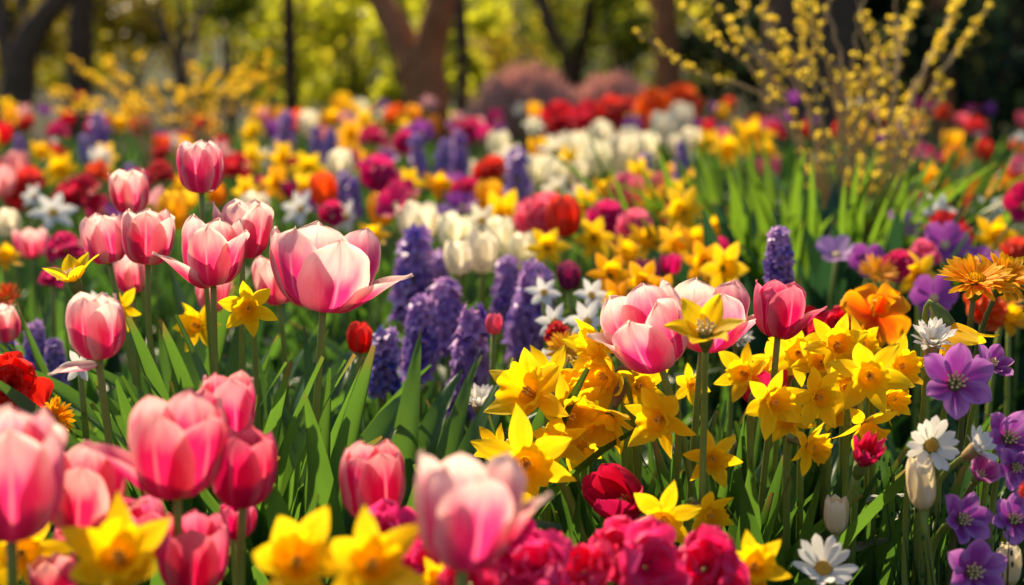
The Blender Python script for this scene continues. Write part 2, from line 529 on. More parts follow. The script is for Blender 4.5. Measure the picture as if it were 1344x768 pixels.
def ruffle_mesh(name, mat, seed, layers=4, n=6, crinkle=.12, up=62):
    rs = random.Random(seed)
    b_ = MB()
    for ly in range(layers):
        f_ = ly / (layers - 1)
        rise = R(-4) + f_ * R(up + 4)
        m = max(4, int(n - f_ * 3))
        for i in range(m):
            a = 2 * math.pi * (i + .5 * (ly % 2)) / m + rs.uniform(-.2, .2)
            L = (.53 - .16 * f_) * rs.uniform(.88, 1.1)
            f = flat_petal_fn(rs.uniform(.9, 1.3), rs.uniform(.05, .25), rs.uniform(-.25, .35), False, rs.uniform(-.3, .3), crinkle * rs.uniform(.7, 1.3), rs.uniform(0, 6))
            g = (lambda ff, p, q: (lambda U, V: (ff(U, V)[0] + .05 * np.sin(U * 9 + p) * V**3, ff(U, V)[1], ff(U, V)[2] + crinkle * .35 * np.sin(U * 6 + q) * V**2)))(f, rs.uniform(0, 6), rs.uniform(0, 6))
            Mx = Matrix.Rotation(a, 4, 'Z') @ Matrix.Translation((.03, 0, .06 * f_)) @ Matrix.Rotation(-(rise + rs.uniform(-.45, .45)), 4, 'Y') @ Matrix.Scale(L, 4)
            b_.grid(g, 13, 10, 0, Mx)
    return b_.mesh(name, mat)
RUFF = {mk: [ruffle_mesh('ruffled_petals', M[mk], s, *a_) for s in (3, 5, 6)] for mk, a_ in (('magenta', (3, 6, .16, 44)), ('scarlet', (4, 6, .12, 62)))}
RUFF['poppy'] = [ruffle_mesh('ruffled_petals', M['poppy'], 8, 2, 5, .06)]

# leaves: unit length, growing up +Z and arching toward +X
def leaf_mesh(name, mat, wide, bend, lean=.12, fold=.25, twist=.4, nv=14, peak=.4, nu=7, seed=0, tip=.0):
    ts = np.linspace(0, 1, 60)
    ang = lean + bend * ts ** 1.8
    xs = np.concatenate([[0], np.cumsum(np.sin(ang))[:-1]]) / 60
    zs = np.concatenate([[0], np.cumsum(np.cos(ang))[:-1]]) / 60
    ph = seed * 1.7
    def fn(U, V):
        x, z, a = np.interp(V, ts, xs), np.interp(V, ts, zs), np.interp(V, ts, ang)
        wv = crv(V, [0, .12, peak, .7, .9, 1], [.55, .75, 1.0, .75, .32, .02]) * wide * .5
        tw = twist * (V - .2)
        y = U * wv * np.cos(tw)
        off = (U ** 2) * wv * fold * (1 - .6 * V) * 2 + U * wv * np.sin(tw) + .05 * wide * np.sin(V * 9 + U * 2 + ph)
        return x - off * np.cos(a), y, z + off * np.sin(a)
    return grid_mesh(name, fn, nu, nv, mat)
LEAF = [leaf_mesh('leaf', M['leaf'], .085, bd, ln, .5, tw, 18, pk, seed=s) for s, (bd, ln, tw, pk) in enumerate(
    ((.5, .08, .5, .35), (.9, .12, -.8, .4), (.25, .05, .9, .35), (1.5, .10, .6, .4), (.6, .2, -1.2, .45)))]
STRAP = [leaf_mesh('leaf', M['strap'], .080, bd, ln, .45, tw, 14, .45, 5, seed=s) for s, (bd, ln, tw) in enumerate(
    ((.25, .05, .5), (.7, .08, -.6), (.1, .1, .9), (1.2, .12, .5), (1.7, .1, -.4)))]
BROAD = [leaf_mesh('leaf', M['broad'], .42, bd, ln, .3, tw, 12, .5, 9, seed=s) for s, (bd, ln, tw) in enumerate(((.9, .4, .2), (1.3, .3, -.3), (.6, .6, .3)))]


def bez(p, n=14):
    p = [Vector(q) for q in p]
    out = []
    for i in range(n):
        t = i / (n - 1); s = 1 - t
        out.append(s**3 * p[0] + 3*s*s*t * p[1] + 3*s*t*t * p[2] + t**3 * p[3])
    return out


def add_leaves(root, n, meshes, hmin, hmax, wide=1.0, spread=.02, ang=None):
    for i in range(n):
        L = random.uniform(hmin, hmax)
        a = (ang[i % len(ang)] + random.uniform(-.2, .2)) if ang else random.uniform(0, 2 * math.pi)
        Mx = Matrix.Translation((spread * math.cos(a), spread * math.sin(a), -.005)) @ Matrix.Rotation(a, 4, 'Z') @ \
            Matrix.Diagonal((L * wide, L * wide, L, 1))
        obj('leaf', random.choice(meshes), root, Mx)


# ------------------------------------------------------------------ near flowers
def tulip(cx, cy, hp, d, label, mat='tulip', tilt=0., toward=0., yaw=None, opens=(6, 4), splay=(), lean=(0, 0), ang=None, leaves=3, lh=.42,
          narrow=1.0, group=None, cat='tulip', name='tulip', wid=1.0):
    H = hp / F * d
    t = R(tilt); tw = R(toward)
    up = (Vector((math.sin(t), -math.sin(tw), math.cos(t) * math.cos(tw)))).normalized()
    head = at(cx, cy, d) - up * H * .5
    base = Vector((head.x + lean[0], head.y + lean[1], 0))
    opens = (opens[0] + random.uniform(-2, 5), opens[1] + random.uniform(-2, 3))
    root = thing(name, label, cat, base, group)
    hl = head - base
    L = hl.length
    st = MB()
    pts = bez([(0, 0, -.01), (0, 0, L * .45), hl - up * L * .32, hl], 16)
    st.tube(pts, np.linspace(.0037, .0031, 16) * (.75 + .25 * H / .07), 10)
    obj('stem', st.mesh('stem', M['stem']), root)
    q = Vector((0, 0, 1)).rotation_difference(up).to_matrix().to_4x4()
    yaw = random.uniform(0, 360) if yaw is None else yaw
    Mh = Matrix.Translation(hl) @ q @ Matrix.Rotation(R(yaw), 4, 'Z') @ Matrix.Diagonal((H * narrow, H * narrow, H, 1))
    hd = obj('flower_head', TULIP_CORE, root, Mh)
    for i in range(6):
        inner = i % 2
        op = R(opens[0 if inner == 0 else 1] + random.uniform(-2, 6))
        s = (1.0 if not inner else .96) * random.uniform(.97, 1.03)
        me = PET[mat][(i + int(yaw)) % 4]
        for (si, sa) in splay:
            if si == i:
                op = R(sa); me = PET[mat + '_splay'][i % 2]
                if sa > 60: s *= .72
        Mp = Matrix.Rotation(R(60 * i), 4, 'Z') @ Matrix.Translation((0 if not inner else -.012, 0, 0)) @ Matrix.Rotation(op, 4, 'Y') @ Matrix.Diagonal((s, s * wid, s, 1))
        obj('petal', me, hd, Mp)
    if leaves:
        add_leaves(root, leaves * 2, LEAF, lh * .7, lh * 1.2, 1.0, .016, ang)
    return root


def face_matrix(pos, fx, fz, roll, size):
    fx += random.uniform(-.12, .12); fz += random.uniform(-.1, .1)
    fy = -math.sqrt(max(0.02, 1 - fx * fx - fz * fz))
    f = Vector((fx, fy, fz)).normalized()
    return f, Matrix.Translation(pos) @ f.to_track_quat('Z', 'Y').to_matrix().to_4x4() @ Matrix.Rotation(R(roll), 4, 'Z') @ Matrix.Scale(size, 4)


def faced(kind, cx, cy, dp, d, fx, fz, label, lean=(0, 0), roll=None, leaves=None, lh=None, rise=None, n=None, group=None, back=False, mat=None):
    S = dp / F * d
    pos = at(cx, cy, d)
    if back:
        f = Vector((fx, abs(math.sqrt(max(.02, 1 - fx*fx - fz*fz))), fz)).normalized()
    roll = random.uniform(0, 60) if roll is None else roll
    f, Mw = face_matrix(pos, fx, fz, roll, S)
    base = Vector((pos.x + lean[0], pos.y + lean[1] + (.03 if kind == 'daffodil' else 0), 0))
    names = {'daffodil': ('daffodil', 'daffodil'), 'anemone': ('anemone', 'anemone'), 'mauve': ('anemone', 'anemone'),
             'ruby': ('red_flower', 'flower'), 'starflower': ('yellow_flower', 'flower'), 'peony': ('peony', 'peony'), 'poppy': ('poppy', 'poppy')}
    nm, cat = names.get(kind, ('daisy', 'daisy'))
    if kind == 'amber':
        nm, cat = 'gerbera', 'gerbera'
    root = thing(nm, label, cat, base, group)
    Ml = Matrix.Translation(-base) @ Mw
    hl = pos - base
    att = {'daffodil': -.32, 'anemone': -.2, 'mauve': -.2, 'ruby': -.2, 'starflower': -.2, 'peony': -.05, 'poppy': -.03}.get(kind, -.33)
    ap = hl + f * att * S
    L = ap.length
    st = MB()
    if kind == 'daffodil':
        k_ = hl - f * S * .80 + Vector((0, 0, S * .62))
        pts = bez([(0, 0, -.01), (0, 0, L * .7), k_ + Vector((0, 0, 0.0)), ap], 20)
        rad = np.linspace(.0036, .0026, 20)
    else:
        pts = bez([(0, 0, -.01), (0, 0, L * .5), ap - f * L * (.25 if fz > -.3 else .09), ap], 16)
        rad = np.linspace(.0034, .0026, 16)
    st.tube(pts, rad, 8)
    stem = obj('stem', st.mesh('stem', M['stem_dark'] if kind in ('amber', 'mauve') else M['stem']), root)
    jit = lambda a: random.uniform(-a, a)
    if kind == 'daffodil':
        hd = obj('flower_head', DAFF_CORE, root, Ml)
        r0 = R(8 if rise is None else rise)
        for i in range(6):
            s = random.uniform(.49, .55)
            obj('petal', random.choice(PET['daff']), hd, Matrix.Rotation(R(60 * i) + jit(.08), 4, 'Z') @ Matrix.Translation((.05, 0, .004 * (i % 2))) @
                Matrix.Rotation(-(r0 + jit(.14)), 4, 'Y') @ Matrix.Scale(s, 4))
        obj('corona', random.choice(CORONA), hd, Matrix.Rotation(jit(3), 4, 'Z') @ Matrix.Scale(random.uniform(.72, .85), 4))
        sp_ = MB()
        sp_.tube([(0, 0, -.48), (.02, 0, -.36), (.05, .0, -.2), (.08, 0, -.1)], [.05, .085, .06, .02], 8)
        obj('spathe', sp_.mesh('spathe', M['spathe']), root, Ml)
        add_leaves(root, 8 if leaves is None else leaves * 2, STRAP, (lh or .37) * .7, (lh or .37) * 1.15, 1.1, .035)
    elif kind in ('anemone', 'mauve', 'ruby', 'starflower'):
        mk = {'anemone': 'purple', 'mauve': 'mauve', 'ruby': 'ruby_strap', 'starflower': 'yellow_wide'}[kind]
        cnt = n or {'anemone': 6, 'mauve': 8, 'ruby': 9, 'starflower': 7}[kind]
        hd = obj('flower_head', ANEM_CORE, root, Ml)
        r0 = R(25 if rise is None else rise)
        for i in range(cnt):
            s = random.uniform(.47, .53)
            lay = i % 2
            obj('petal', random.choice(PET[mk]), hd, Matrix.Rotation(2 * math.pi * i / cnt + jit(.1), 4, 'Z') @ Matrix.Translation((.03, 0, .006 * lay)) @
                Matrix.Rotation(-(r0 + lay * .12 + jit(.1)), 4, 'Y') @ Matrix.Scale(s, 4))
        add_leaves(root, 3 if leaves is None else leaves, STRAP, .16, .26, 1.0, .012)
    elif kind in ('peony', 'poppy'):
        mk = mat or ('poppy' if kind == 'poppy' else 'magenta')
        obj('flower_head', random.choice(RUFF[mk]), root, Ml)
        add_leaves(root, 4 if leaves is None else leaves, BROAD, .16, .26, .9, .02)
    else:
        amber = kind == 'amber'
        hd = obj('flower_head', INV if kind not in ('cup', 'half') else INV_TAN, root, Ml)
        obj('petal_ring', DAISY[kind], hd, Matrix.Rotation(jit(3), 4, 'Z'))
        obj('disc', DISC_AMBER if amber else DISC, hd)
        add_leaves(root, 3 if leaves is None else leaves, STRAP, .14, .22, 1.0, .012)
    return root


# ---- setting: the ground
b = MB()
def ground_fn(U, V):
    X, Y = U * 120, -3 + V * 240
    near = np.exp(-((X / 8) ** 2 + ((Y - 3) / 8) ** 2))
    return X, Y, (.012 * np.sin(X * 3.1) * np.sin(Y * 2.7) - .012) * near
gx = np.sign(np.linspace(-1, 1, 101)) * np.abs(np.linspace(-1, 1, 101)) ** 3
gy = np.linspace(0, 1, 101) ** 2
U_, V_ = np.meshgrid(gx, gy)
P_ = np.stack(ground_fn(U_.ravel(), V_.ravel()), 1)
ix = np.arange(101 * 101).reshape(101, 101)
b.add(P_, np.stack([ix[:-1, :-1], ix[:-1, 1:], ix[1:, 1:], ix[1:, :-1]], -1).reshape(-1, 4), np.stack([U_.ravel(), V_.ravel()], 1))
kg = NT('garden_ground')
tx = kg.n('ShaderNodeTexCoord')
n1 = kg.noise(tx.outputs['Object'], 18, 5); n2 = kg.noise(tx.outputs['Object'], .5, 3)
colg = kg.mix(kg.step(n1, .35, .7), (.020, .016, .010), (.055, .038, .022))
colg = kg.mix(kg.step(n2, .42, .62), colg, (.035, .060, .018))
g = obj('ground', b.mesh('ground', kg.finish(colg, 0, .95, .1, None, n1, .8, .02)))
g['kind'] = 'structure'; g['label'] = 'dark garden soil under the flower bed'

#--PART2--
# ------------------------------------------------------------------ background: wood, trees, shrubs
M['fol_bright'] = leaf_material('sunlit_foliage', (.16, .22, .012), (.36, .38, .018), (.78, .80, .04), .65, .5, .2)
M['fol_gold'] = leaf_material('golden_foliage', (.14, .12, .012), (.32, .25, .015), (.75, .56, .03), .58, .5, .2)
M['fol_olive'] = leaf_material('olive_foliage', (.035, .034, .008), (.13, .115, .012), (.34, .27, .02), .5, .5, .2)
M['fol_mid'] = leaf_material('green_foliage', (.03, .07, .014), (.11, .15, .018), (.34, .40, .03), .5, .5, .2)
M['fol_dark'] = leaf_material('evergreen_foliage', (.008, .022, .012), (.022, .046, .022), (.04, .08, .03), .3, .6, .15)
M['fol_wood'] = leaf_material('woodland_foliage', (.03, .045, .010), (.22, .24, .018), (.70, .64, .04), .55, .6, .1)
M['mauve_spray'] = leaf_material('mauve_sprig', (.62, .38, .32), (.84, .60, .52), (.85, .52, .44), .5, .7, .1)
M['shrub_green'] = leaf_material('shrub_green_leaf', (.012, .04, .014), (.03, .07, .02), (.06, .12, .03), .3)


def leaf_cloud(b_, n, lumps, size, tint=None, flat=.0):
    """n leaves, each a folded pair of faces, through the volume of the lumps"""
    k_ = RNG.integers(0, len(lumps), n)
    c = np.array([l[0] for l in lumps], float)[k_]; r = np.array([l[1] for l in lumps], float)[k_]
    d_ = RNG.normal(size=(n, 3)); d_ /= np.linalg.norm(d_, axis=1, keepdims=True)
    p = c + r * d_ * (RNG.random((n, 1)) ** .45)
    a = RNG.normal(size=(n, 3)); a[:, 2] -= flat; a /= np.linalg.norm(a, axis=1, keepdims=True)
    s_ = np.cross(a, RNG.normal(size=(n, 3))); s_ /= np.linalg.norm(s_, axis=1, keepdims=True)
    nn = np.cross(a, s_)
    L = size * RNG.uniform(.6, 1.3, (n, 1)); W = L * .30
    v = np.stack([p, p + a*L*.3 + s_*W + nn*W*.4, p + a*L*.55, p + a*L*.3 - s_*W + nn*W*.4,
                  p + a*L*.75 + s_*W*.75 + nn*W*.3, p + a*L, p + a*L*.75 - s_*W*.75 + nn*W*.3], 1)
    i0 = np.arange(n)[:, None, None] * 7
    q = np.array([[0, 1, 2, 0], [0, 2, 3, 0], [1, 4, 5, 2], [3, 2, 5, 6]])
    q[0] = [0, 1, 2, 3]
    q = q[[0, 2, 3]][None] + i0
    uv = np.tile(np.array([[.5, 0], [1, .3], [.5, .5], [0, .3], [.9, .75], [.5, 1], [.1, .75]]), (n, 1))
    t = np.repeat(RNG.random(n) if tint is None else tint(p), 7)
    b_.add(v.reshape(-1, 3), q.reshape(-1, 4), uv, 0, t)


def limb(pts, d, dj=(0, 0)):
    out, rad = [], []
    n = len(pts)
    for i, (x, y, wp) in enumerate(pts):
        dd = d + dj[0] + (dj[1] - dj[0]) * i / max(1, n - 1)
        out.append(at(x, y, dd)); rad.append(wp / F * dd * .5)
    return out, rad


def smooth_path(P, rad, n=24):
    P = np.array([tuple(p) for p in P]); s = np.linspace(0, 1, len(P)); t = np.linspace(0, 1, n)
    Q = np.stack([crv(t, s, P[:, i]) for i in range(3)], 1)
    return Q, np.maximum(.001, crv(t, s, np.array(rad)))


def gnarl(b_):
    for i, v in enumerate(b_.v):
        r_ = np.sin(v[:, :1] * 41 + v[:, 2:] * 9) + np.sin(v[:, 1:2] * 37 - v[:, 2:] * 7)
        b_.v[i] = v + r_ * .006


def tree(label, d, trunk, limbs, mat, name='tree', crown=None, group=None, cmat='fol_mid'):
    P, rad = limb(trunk, d)
    base = Vector((P[0].x, P[0].y, 0))
    if P[0].z > 0:
        P.insert(0, Vector((P[0].x, P[0].y, -.05))); rad.insert(0, rad[0] * 1.25)
    root = thing(name, label, 'tree', base, group)
    loc = lambda pts: [Vector(tuple(p)) - base for p in pts]
    b_ = MB(); Q, rr = smooth_path(loc(P), rad, 30); b_.tube(Q, rr, 18); gnarl(b_)
    tr = obj('trunk', b_.mesh('trunk', M[mat]), root)
    tips = [Q[-1]]
    for lb in limbs:
        pts, dj = (lb if isinstance(lb, tuple) else (lb, (0, .5)))
        P2, r2 = limb(pts, d, dj)
        b_ = MB(); Q2, rr2 = smooth_path(loc(P2), r2, 24); b_.tube(Q2, rr2, 14); gnarl(b_)
        obj('limb', b_.mesh('limb', M[mat]), tr)
        tips.append(Q2[-1])
    if crown:
        n, rad_, up = crown
        lumps = []
        tips = [t_ for t_ in tips if t_[2] > 1.5] or [max(tips, key=lambda t_: t_[2])]
        for t_ in tips:
            for _ in range(5):
                o = RNG.normal(size=3) * rad_ * .7
                lumps.append((np.array(t_) + o + [0, 0, up + .45], np.array([.55, .55, .4]) * rad_ * RNG.uniform(.6, 1.1)))
        b_ = MB(); leaf_cloud(b_, n, lumps, .11)
        for l in lumps:
            b_.tube([tips[0], (np.array(tips[0]) + l[0]) / 2 + [0, 0, .1], l[0]], [.02, .014, .006], 5, 1)
        obj('crown', b_.mesh('crown', [M[cmat], M[mat]]), root)
    return root


# the far wood: one mass of leaves, too far and too blurred to count
b = MB()
lumps = []
for i in range(150):
    y = RNG.uniform(17, 25); x = RNG.uniform(-.62, .62) * y
    z = RNG.uniform(.1, 2.9)
    lumps.append((np.array([x, y, z]), np.array([1, .8, .8]) * RNG.uniform(.5, 1.1)))
lt = RNG.random(150)
leaf_cloud(b, 17000, lumps, .24)
o = obj('woodland', b.mesh('woodland', M['fol_wood'])); o['kind'] = 'stuff'

def bush(label, px, d, wm, hm, mat, n, name='shrub', size=.07, z0=.0, cat='shrub', group=None):
    c = at(px, 200, d); base = Vector((c.x, c.y, 0))
    root = thing(name, label, cat, base, group)
    lumps = []
    for i in range(16):
        a = RNG.uniform(0, 6.28); q = math.sqrt(RNG.random()) * wm * .42
        lumps.append((np.array([q*math.cos(a), q*math.sin(a), RNG.uniform(.12, .92) * hm]), np.array([.24, .24, .2]) * wm * RNG.uniform(.7, 1.2)))
    b_ = MB(); leaf_cloud(b_, int(n * (.62 if mat != 'fol_dark' else 1)), lumps, size)
    b_.v[0][:, 2] = np.maximum(b_.v[0][:, 2], .01)
    obj('foliage', b_.mesh('foliage', M[mat]), root)
    for i in range(5):
        l = lumps[i][0]
        s_ = MB(); s_.tube(bez([(l[0]*.08, l[1]*.08, -.02), (l[0]*.2, l[1]*.2, l[2]*.5), (l[0]*.8, l[1]*.8, l[2]*.8), tuple(l)], 10), np.linspace(.018, .006, 10), 6)
        obj('stem', s_.mesh('stem', M['bark']), root)

BG = 'leafy shrubs and young trees behind the bed'
bush('golden sunlit shrub between the dark trunks in the left corner', 22, 10.0, .9, 1.7, 'fol_olive', 2200, group=BG)
bush('olive gold shrub behind the left yellow twig shrub', 165, 11.5, 1.5, 1.6, 'fol_olive', 3600, group=BG)
bush('deep green shrub between the left twig shrub and the yellow-green shrubs', 305, 9.5, .75, 1.5, 'fol_mid', 2200, group=BG)
bush('yellow-green shrub beside the slim dark trunk', 385, 10.5, 1.0, 1.6, 'fol_bright', 2400, group=BG)
bush('brightest yellow-green shrub close left of the forked brown tree', 468, 9.6, .85, 1.5, 'fol_bright', 3000, group=BG)
bush('yellow-green shrub farther back to the right of the fork of the brown tree', 580, 11.0, .9, 1.6, 'fol_bright', 2200, group=BG)
bush('narrow yellow-green shrub standing behind the fork of the brown tree', 540, 8.4, .42, 1.3, 'fol_bright', 1500, group=BG)
bush('small yellow-green shrub just right of the forked brown tree', 612, 9.4, .45, .95, 'fol_bright', 1200, group=BG)
bush('pale olive shrub between the cream trunks', 668, 12.5, 1.0, 1.1, 'fol_gold', 1400, group=BG)
bush('mid green shrub behind the far dark forked tree', 745, 12.0, 1.2, 1.5, 'fol_mid', 2400, group=BG)
bush('dark green shrub left of the brown trunk with the red-brown bark', 822, 10.0, .8, 1.6, 'fol_mid', 2400, group=BG)
bush('dark evergreen just right of the red-brown trunk', 945, 10.5, 1.0, 1.7, 'fol_dark', 2600, group=BG)
bush('dark evergreen behind the tall twig shrub', 1060, 8.6, 1.0, 1.5, 'fol_dark', 3200, group=BG)
bush('dark evergreen between the tall twig shrub and the orange-brown trunk', 1165, 9.2, .9, 1.6, 'fol_dark', 3000, group=BG)
bush('dark evergreen filling the right corner', 1300, 8.2, 1.1, 1.5, 'fol_dark', 3600, group=BG)

bush('dark evergreen cut by the right border, farther back', 1352, 9.6, 1.2, 1.6, 'fol_dark', 4200, group=BG)
bush('dark evergreen farther back left of the orange-brown trunk', 1205, 10.4, 1.2, 1.6, 'fol_dark', 4200, group=BG)
bush('dark evergreen farther back between the red-brown trunk and the massive trunk', 985, 11.6, 1.2, 1.6, 'fol_dark', 4200, group=BG)
TG = 'trees behind the flower bed'
tree('leaning dark tree in the left corner with a bough reaching right', 8.0,
     [(15, 190, 46), (22, 120, 42), (35, 60, 36), (60, 20, 30), (110, -30, 24), (190, -110, 18), (260, -330, 10)],
     [[(20, 110, 26), (6, 50, 20), (-10, -20, 16), (-30, -200, 8)], [(40, 50, 16), (30, 0, 13), (34, -80, 10), (60, -250, 6)]], 'bark', group=TG)
tree('straight dark trunk second from the left corner', 9.0, [(103, 180, 36), (104, 100, 32), (108, 20, 30), (112, -150, 26), (110, -420, 18)],
     [[(110, -60, 14), (150, -140, 10), (190, -300, 5)]], 'bark', group=TG)
tree('thin many-stemmed bare tree above the left twig shrub', 7.6, [(236, 190, 16), (236, 130, 13), (238, 80, 10), (240, 0, 8), (250, -160, 4)],
     [[(237, 120, 9), (222, 60, 7), (196, 0, 5), (170, -90, 3)], [(237, 130, 9), (252, 70, 7), (262, 0, 6), (285, -120, 3)],
      [(236, 100, 7), (212, 40, 5), (205, -40, 4), (200, -160, 2)], [(240, 60, 6), (270, 10, 5), (300, -70, 3)]], 'bark', group=TG)
tree('slim dark straight trunk left of the bright yellow-green shrubs', 9.5, [(381, 180, 17), (381, 90, 16), (379, 0, 15), (376, -200, 14), (380, -420, 9)],
     [[(378, -60, 10), (340, -150, 7), (310, -260, 4)]], 'bark', group=TG)
tree('forked brown tree in the middle, its two limbs spreading in a wide V', 7.0,
     [(563, 200, 58), (562, 140, 54), (557, 105, 56), (551, 84, 56), (548, 74, 46)],
     [([(548, 96, 40), (530, 55, 37), (513, 25, 35), (497, -5, 33), (462, -70, 30), (420, -210, 18), (400, -380, 8)], (0, .4)),
      ([(560, 92, 44), (568, 48, 42), (577, 10, 40), (592, -50, 35), (640, -220, 18), (690, -380, 8)], (0, -.3))], 'bark_warm', crown=(260, .7, .4), cmat='fol_bright', group=TG)
tree('thin dark trunk close behind the right limb of the forked tree', 9.0, [(607, 180, 16), (608, 90, 15), (604, 0, 14), (600, -250, 9)], [[(603, -30, 8), (630, -140, 5), (650, -240, 3)]], 'bark', group=TG)
tree('pale cream trunk right of the forked tree', 13.5, [(630, 150, 30), (630, 70, 29), (631, 0, 28), (628, -260, 20)], [[(630, -70, 14), (600, -180, 9), (570, -280, 5)]], 'bark_pale', crown=(500, .8, .3), cmat='fol_bright', group=TG)
tree('grey trunk between the two pale cream trunks', 14.5, [(657, 150, 24), (657, 70, 23), (655, 0, 22), (660, -260, 16)], [[(656, -70, 10), (690, -180, 7)]], 'bark', group=TG)
tree('slimmer pale cream trunk behind the mauve bush', 14.0, [(686, 150, 22), (686, 70, 20), (684, 0, 18), (690, -260, 13)], [[(685, -70, 10), (660, -180, 7)]], 'bark_pale', group=TG)
tree('far dark forked tree above the mauve bushes', 10.0, [(750, 160, 30), (750, 110, 28), (751, 84, 32), (751, 64, 26)],
     [([(750, 88, 20), (732, 55, 18), (716, 15, 16), (700, -40, 14), (680, -240, 8)], (0, .4)),
      ([(752, 88, 20), (765, 55, 18), (774, 15, 16), (784, -40, 14), (800, -240, 8)], (0, -.3))], 'bark', crown=(500, .6, .3), group=TG)
tree('red-brown trunk left of the tall twig shrub', 8.4, [(878, 190, 36), (878, 110, 34), (873, 60, 33), (876, 0, 30), (884, -200, 24), (880, -400, 16)],
     [[(874, 30, 14), (850, -20, 11), (830, -120, 6)]], 'bark_warm', crown=(500, .6, .3), group=TG)
tree('massive dark trunk behind the tall twig shrub', 7.6, [(1070, 200, 150), (1066, 120, 132), (1062, 50, 124), (1066, 0, 120), (1070, -180, 110), (1060, -400, 70)],
     [[(1080, -60, 60), (1140, -160, 44), (1230, -320, 20)], [(1050, -90, 56), (980, -200, 38), (900, -340, 16)]], 'bark', crown=(900, .8, .3), cmat='fol_dark', group=TG)
tree('orange-brown trunk between two dark evergreens on the right', 8.0, [(1236, 190, 40), (1234, 110, 36), (1232, 50, 34), (1236, 0, 32), (1240, -220, 22), (1236, -400, 14)],
     [[(1236, -20, 16), (1265, -90, 12), (1300, -200, 6)]], 'bark_warm', group=TG)

def spray(label, px, py_top, d, wpx, n, seed):
    rs = np.random.default_rng(seed)
    c = at(px, 200, d); base = Vector((c.x, c.y, 0))
    H = at(px, py_top, d).z; Wd = wpx / F * d * .5
    root = thing('mauve_bush', label, 'bush', base, 'mauve feathery bushes')
    b_ = MB(); g_ = MB()
    for i in range(n):
        a = rs.uniform(0, 6.283); q = math.sqrt(rs.random())
        e = np.array([q * Wd * math.cos(a), q * Wd * .8 * math.sin(a), H * (math.sqrt(max(0.05, 1 - q * q * .82))) * rs.uniform(.82, 1.03)])
        m = e * np.array([.35, .35, .62])
        pts = bez([(e[0]*.08, e[1]*.08, .0), tuple(m * [.6, .6, .8]), tuple(m * [1.5, 1.5, 1.25]), tuple(e)], 8)
        b_.tube(pts, np.array([.003, .004, .005, .007, .008, .008, .006, .002]), 4, 0, rs.random())
    for i in range(260):
        a = rs.uniform(0, 6.283); q = rs.uniform(0, .7) * Wd
        L = rs.uniform(.25, .5) * H
        p0 = (q*math.cos(a)*.5, q*math.sin(a)*.5, 0); p1 = (q*1.5*math.cos(a), q*1.5*math.sin(a), L)
        g_.tube(bez([p0, (p0[0], p0[1], L*.5), (p1[0], p1[1], L*.9), p1], 6), [.005, .008, .008, .007, .004, .001], 4, 0, rs.random())
    obj('flower_sprays', b_.mesh('flower_sprays', M['mauve_spray']), root)
    obj('green_foliage', g_.mesh('green_foliage', M['shrub_green']), root)
spray('rounded mauve feathery bush behind the bed, the paler and nearer one', 690, 78, 6.7, 190, 1300, 3)
spray('darker mauve feathery bush half behind the red flowers', 805, 92, 7.3, 170, 1000, 4)


# ------------------------------------------------------------------ the two twiggy shrubs
def tuft(b_, c, r, rs):
    """one small blossom: a dozen thin petals round a tiny heart"""
    b_.blob(c, (r * .3, r * .3, r * .34), 6, 4, 0)
    vs, qs = [], []
    for i in range(11):
        d_ = np.array([rs.gauss(0, 1), rs.gauss(0, 1), rs.gauss(.3, 1)]); d_ /= np.linalg.norm(d_) + 1e-6
        s_ = np.cross(d_, [rs.gauss(0, 1), rs.gauss(0, 1), rs.gauss(0, 1)]); s_ /= np.linalg.norm(s_) + 1e-6
        vs += [c, c + d_ * r * .7 + s_ * r * .36, c + d_ * r * 1.15, c + d_ * r * .7 - s_ * r * .36]
        qs.append([4 * i, 4 * i + 1, 4 * i + 2, 4 * i + 3])
    b_.add(np.array(vs), qs, np.tile([[.5, 0], [1, .5], [.5, 1], [0, .5]], (11, 1)), 0)


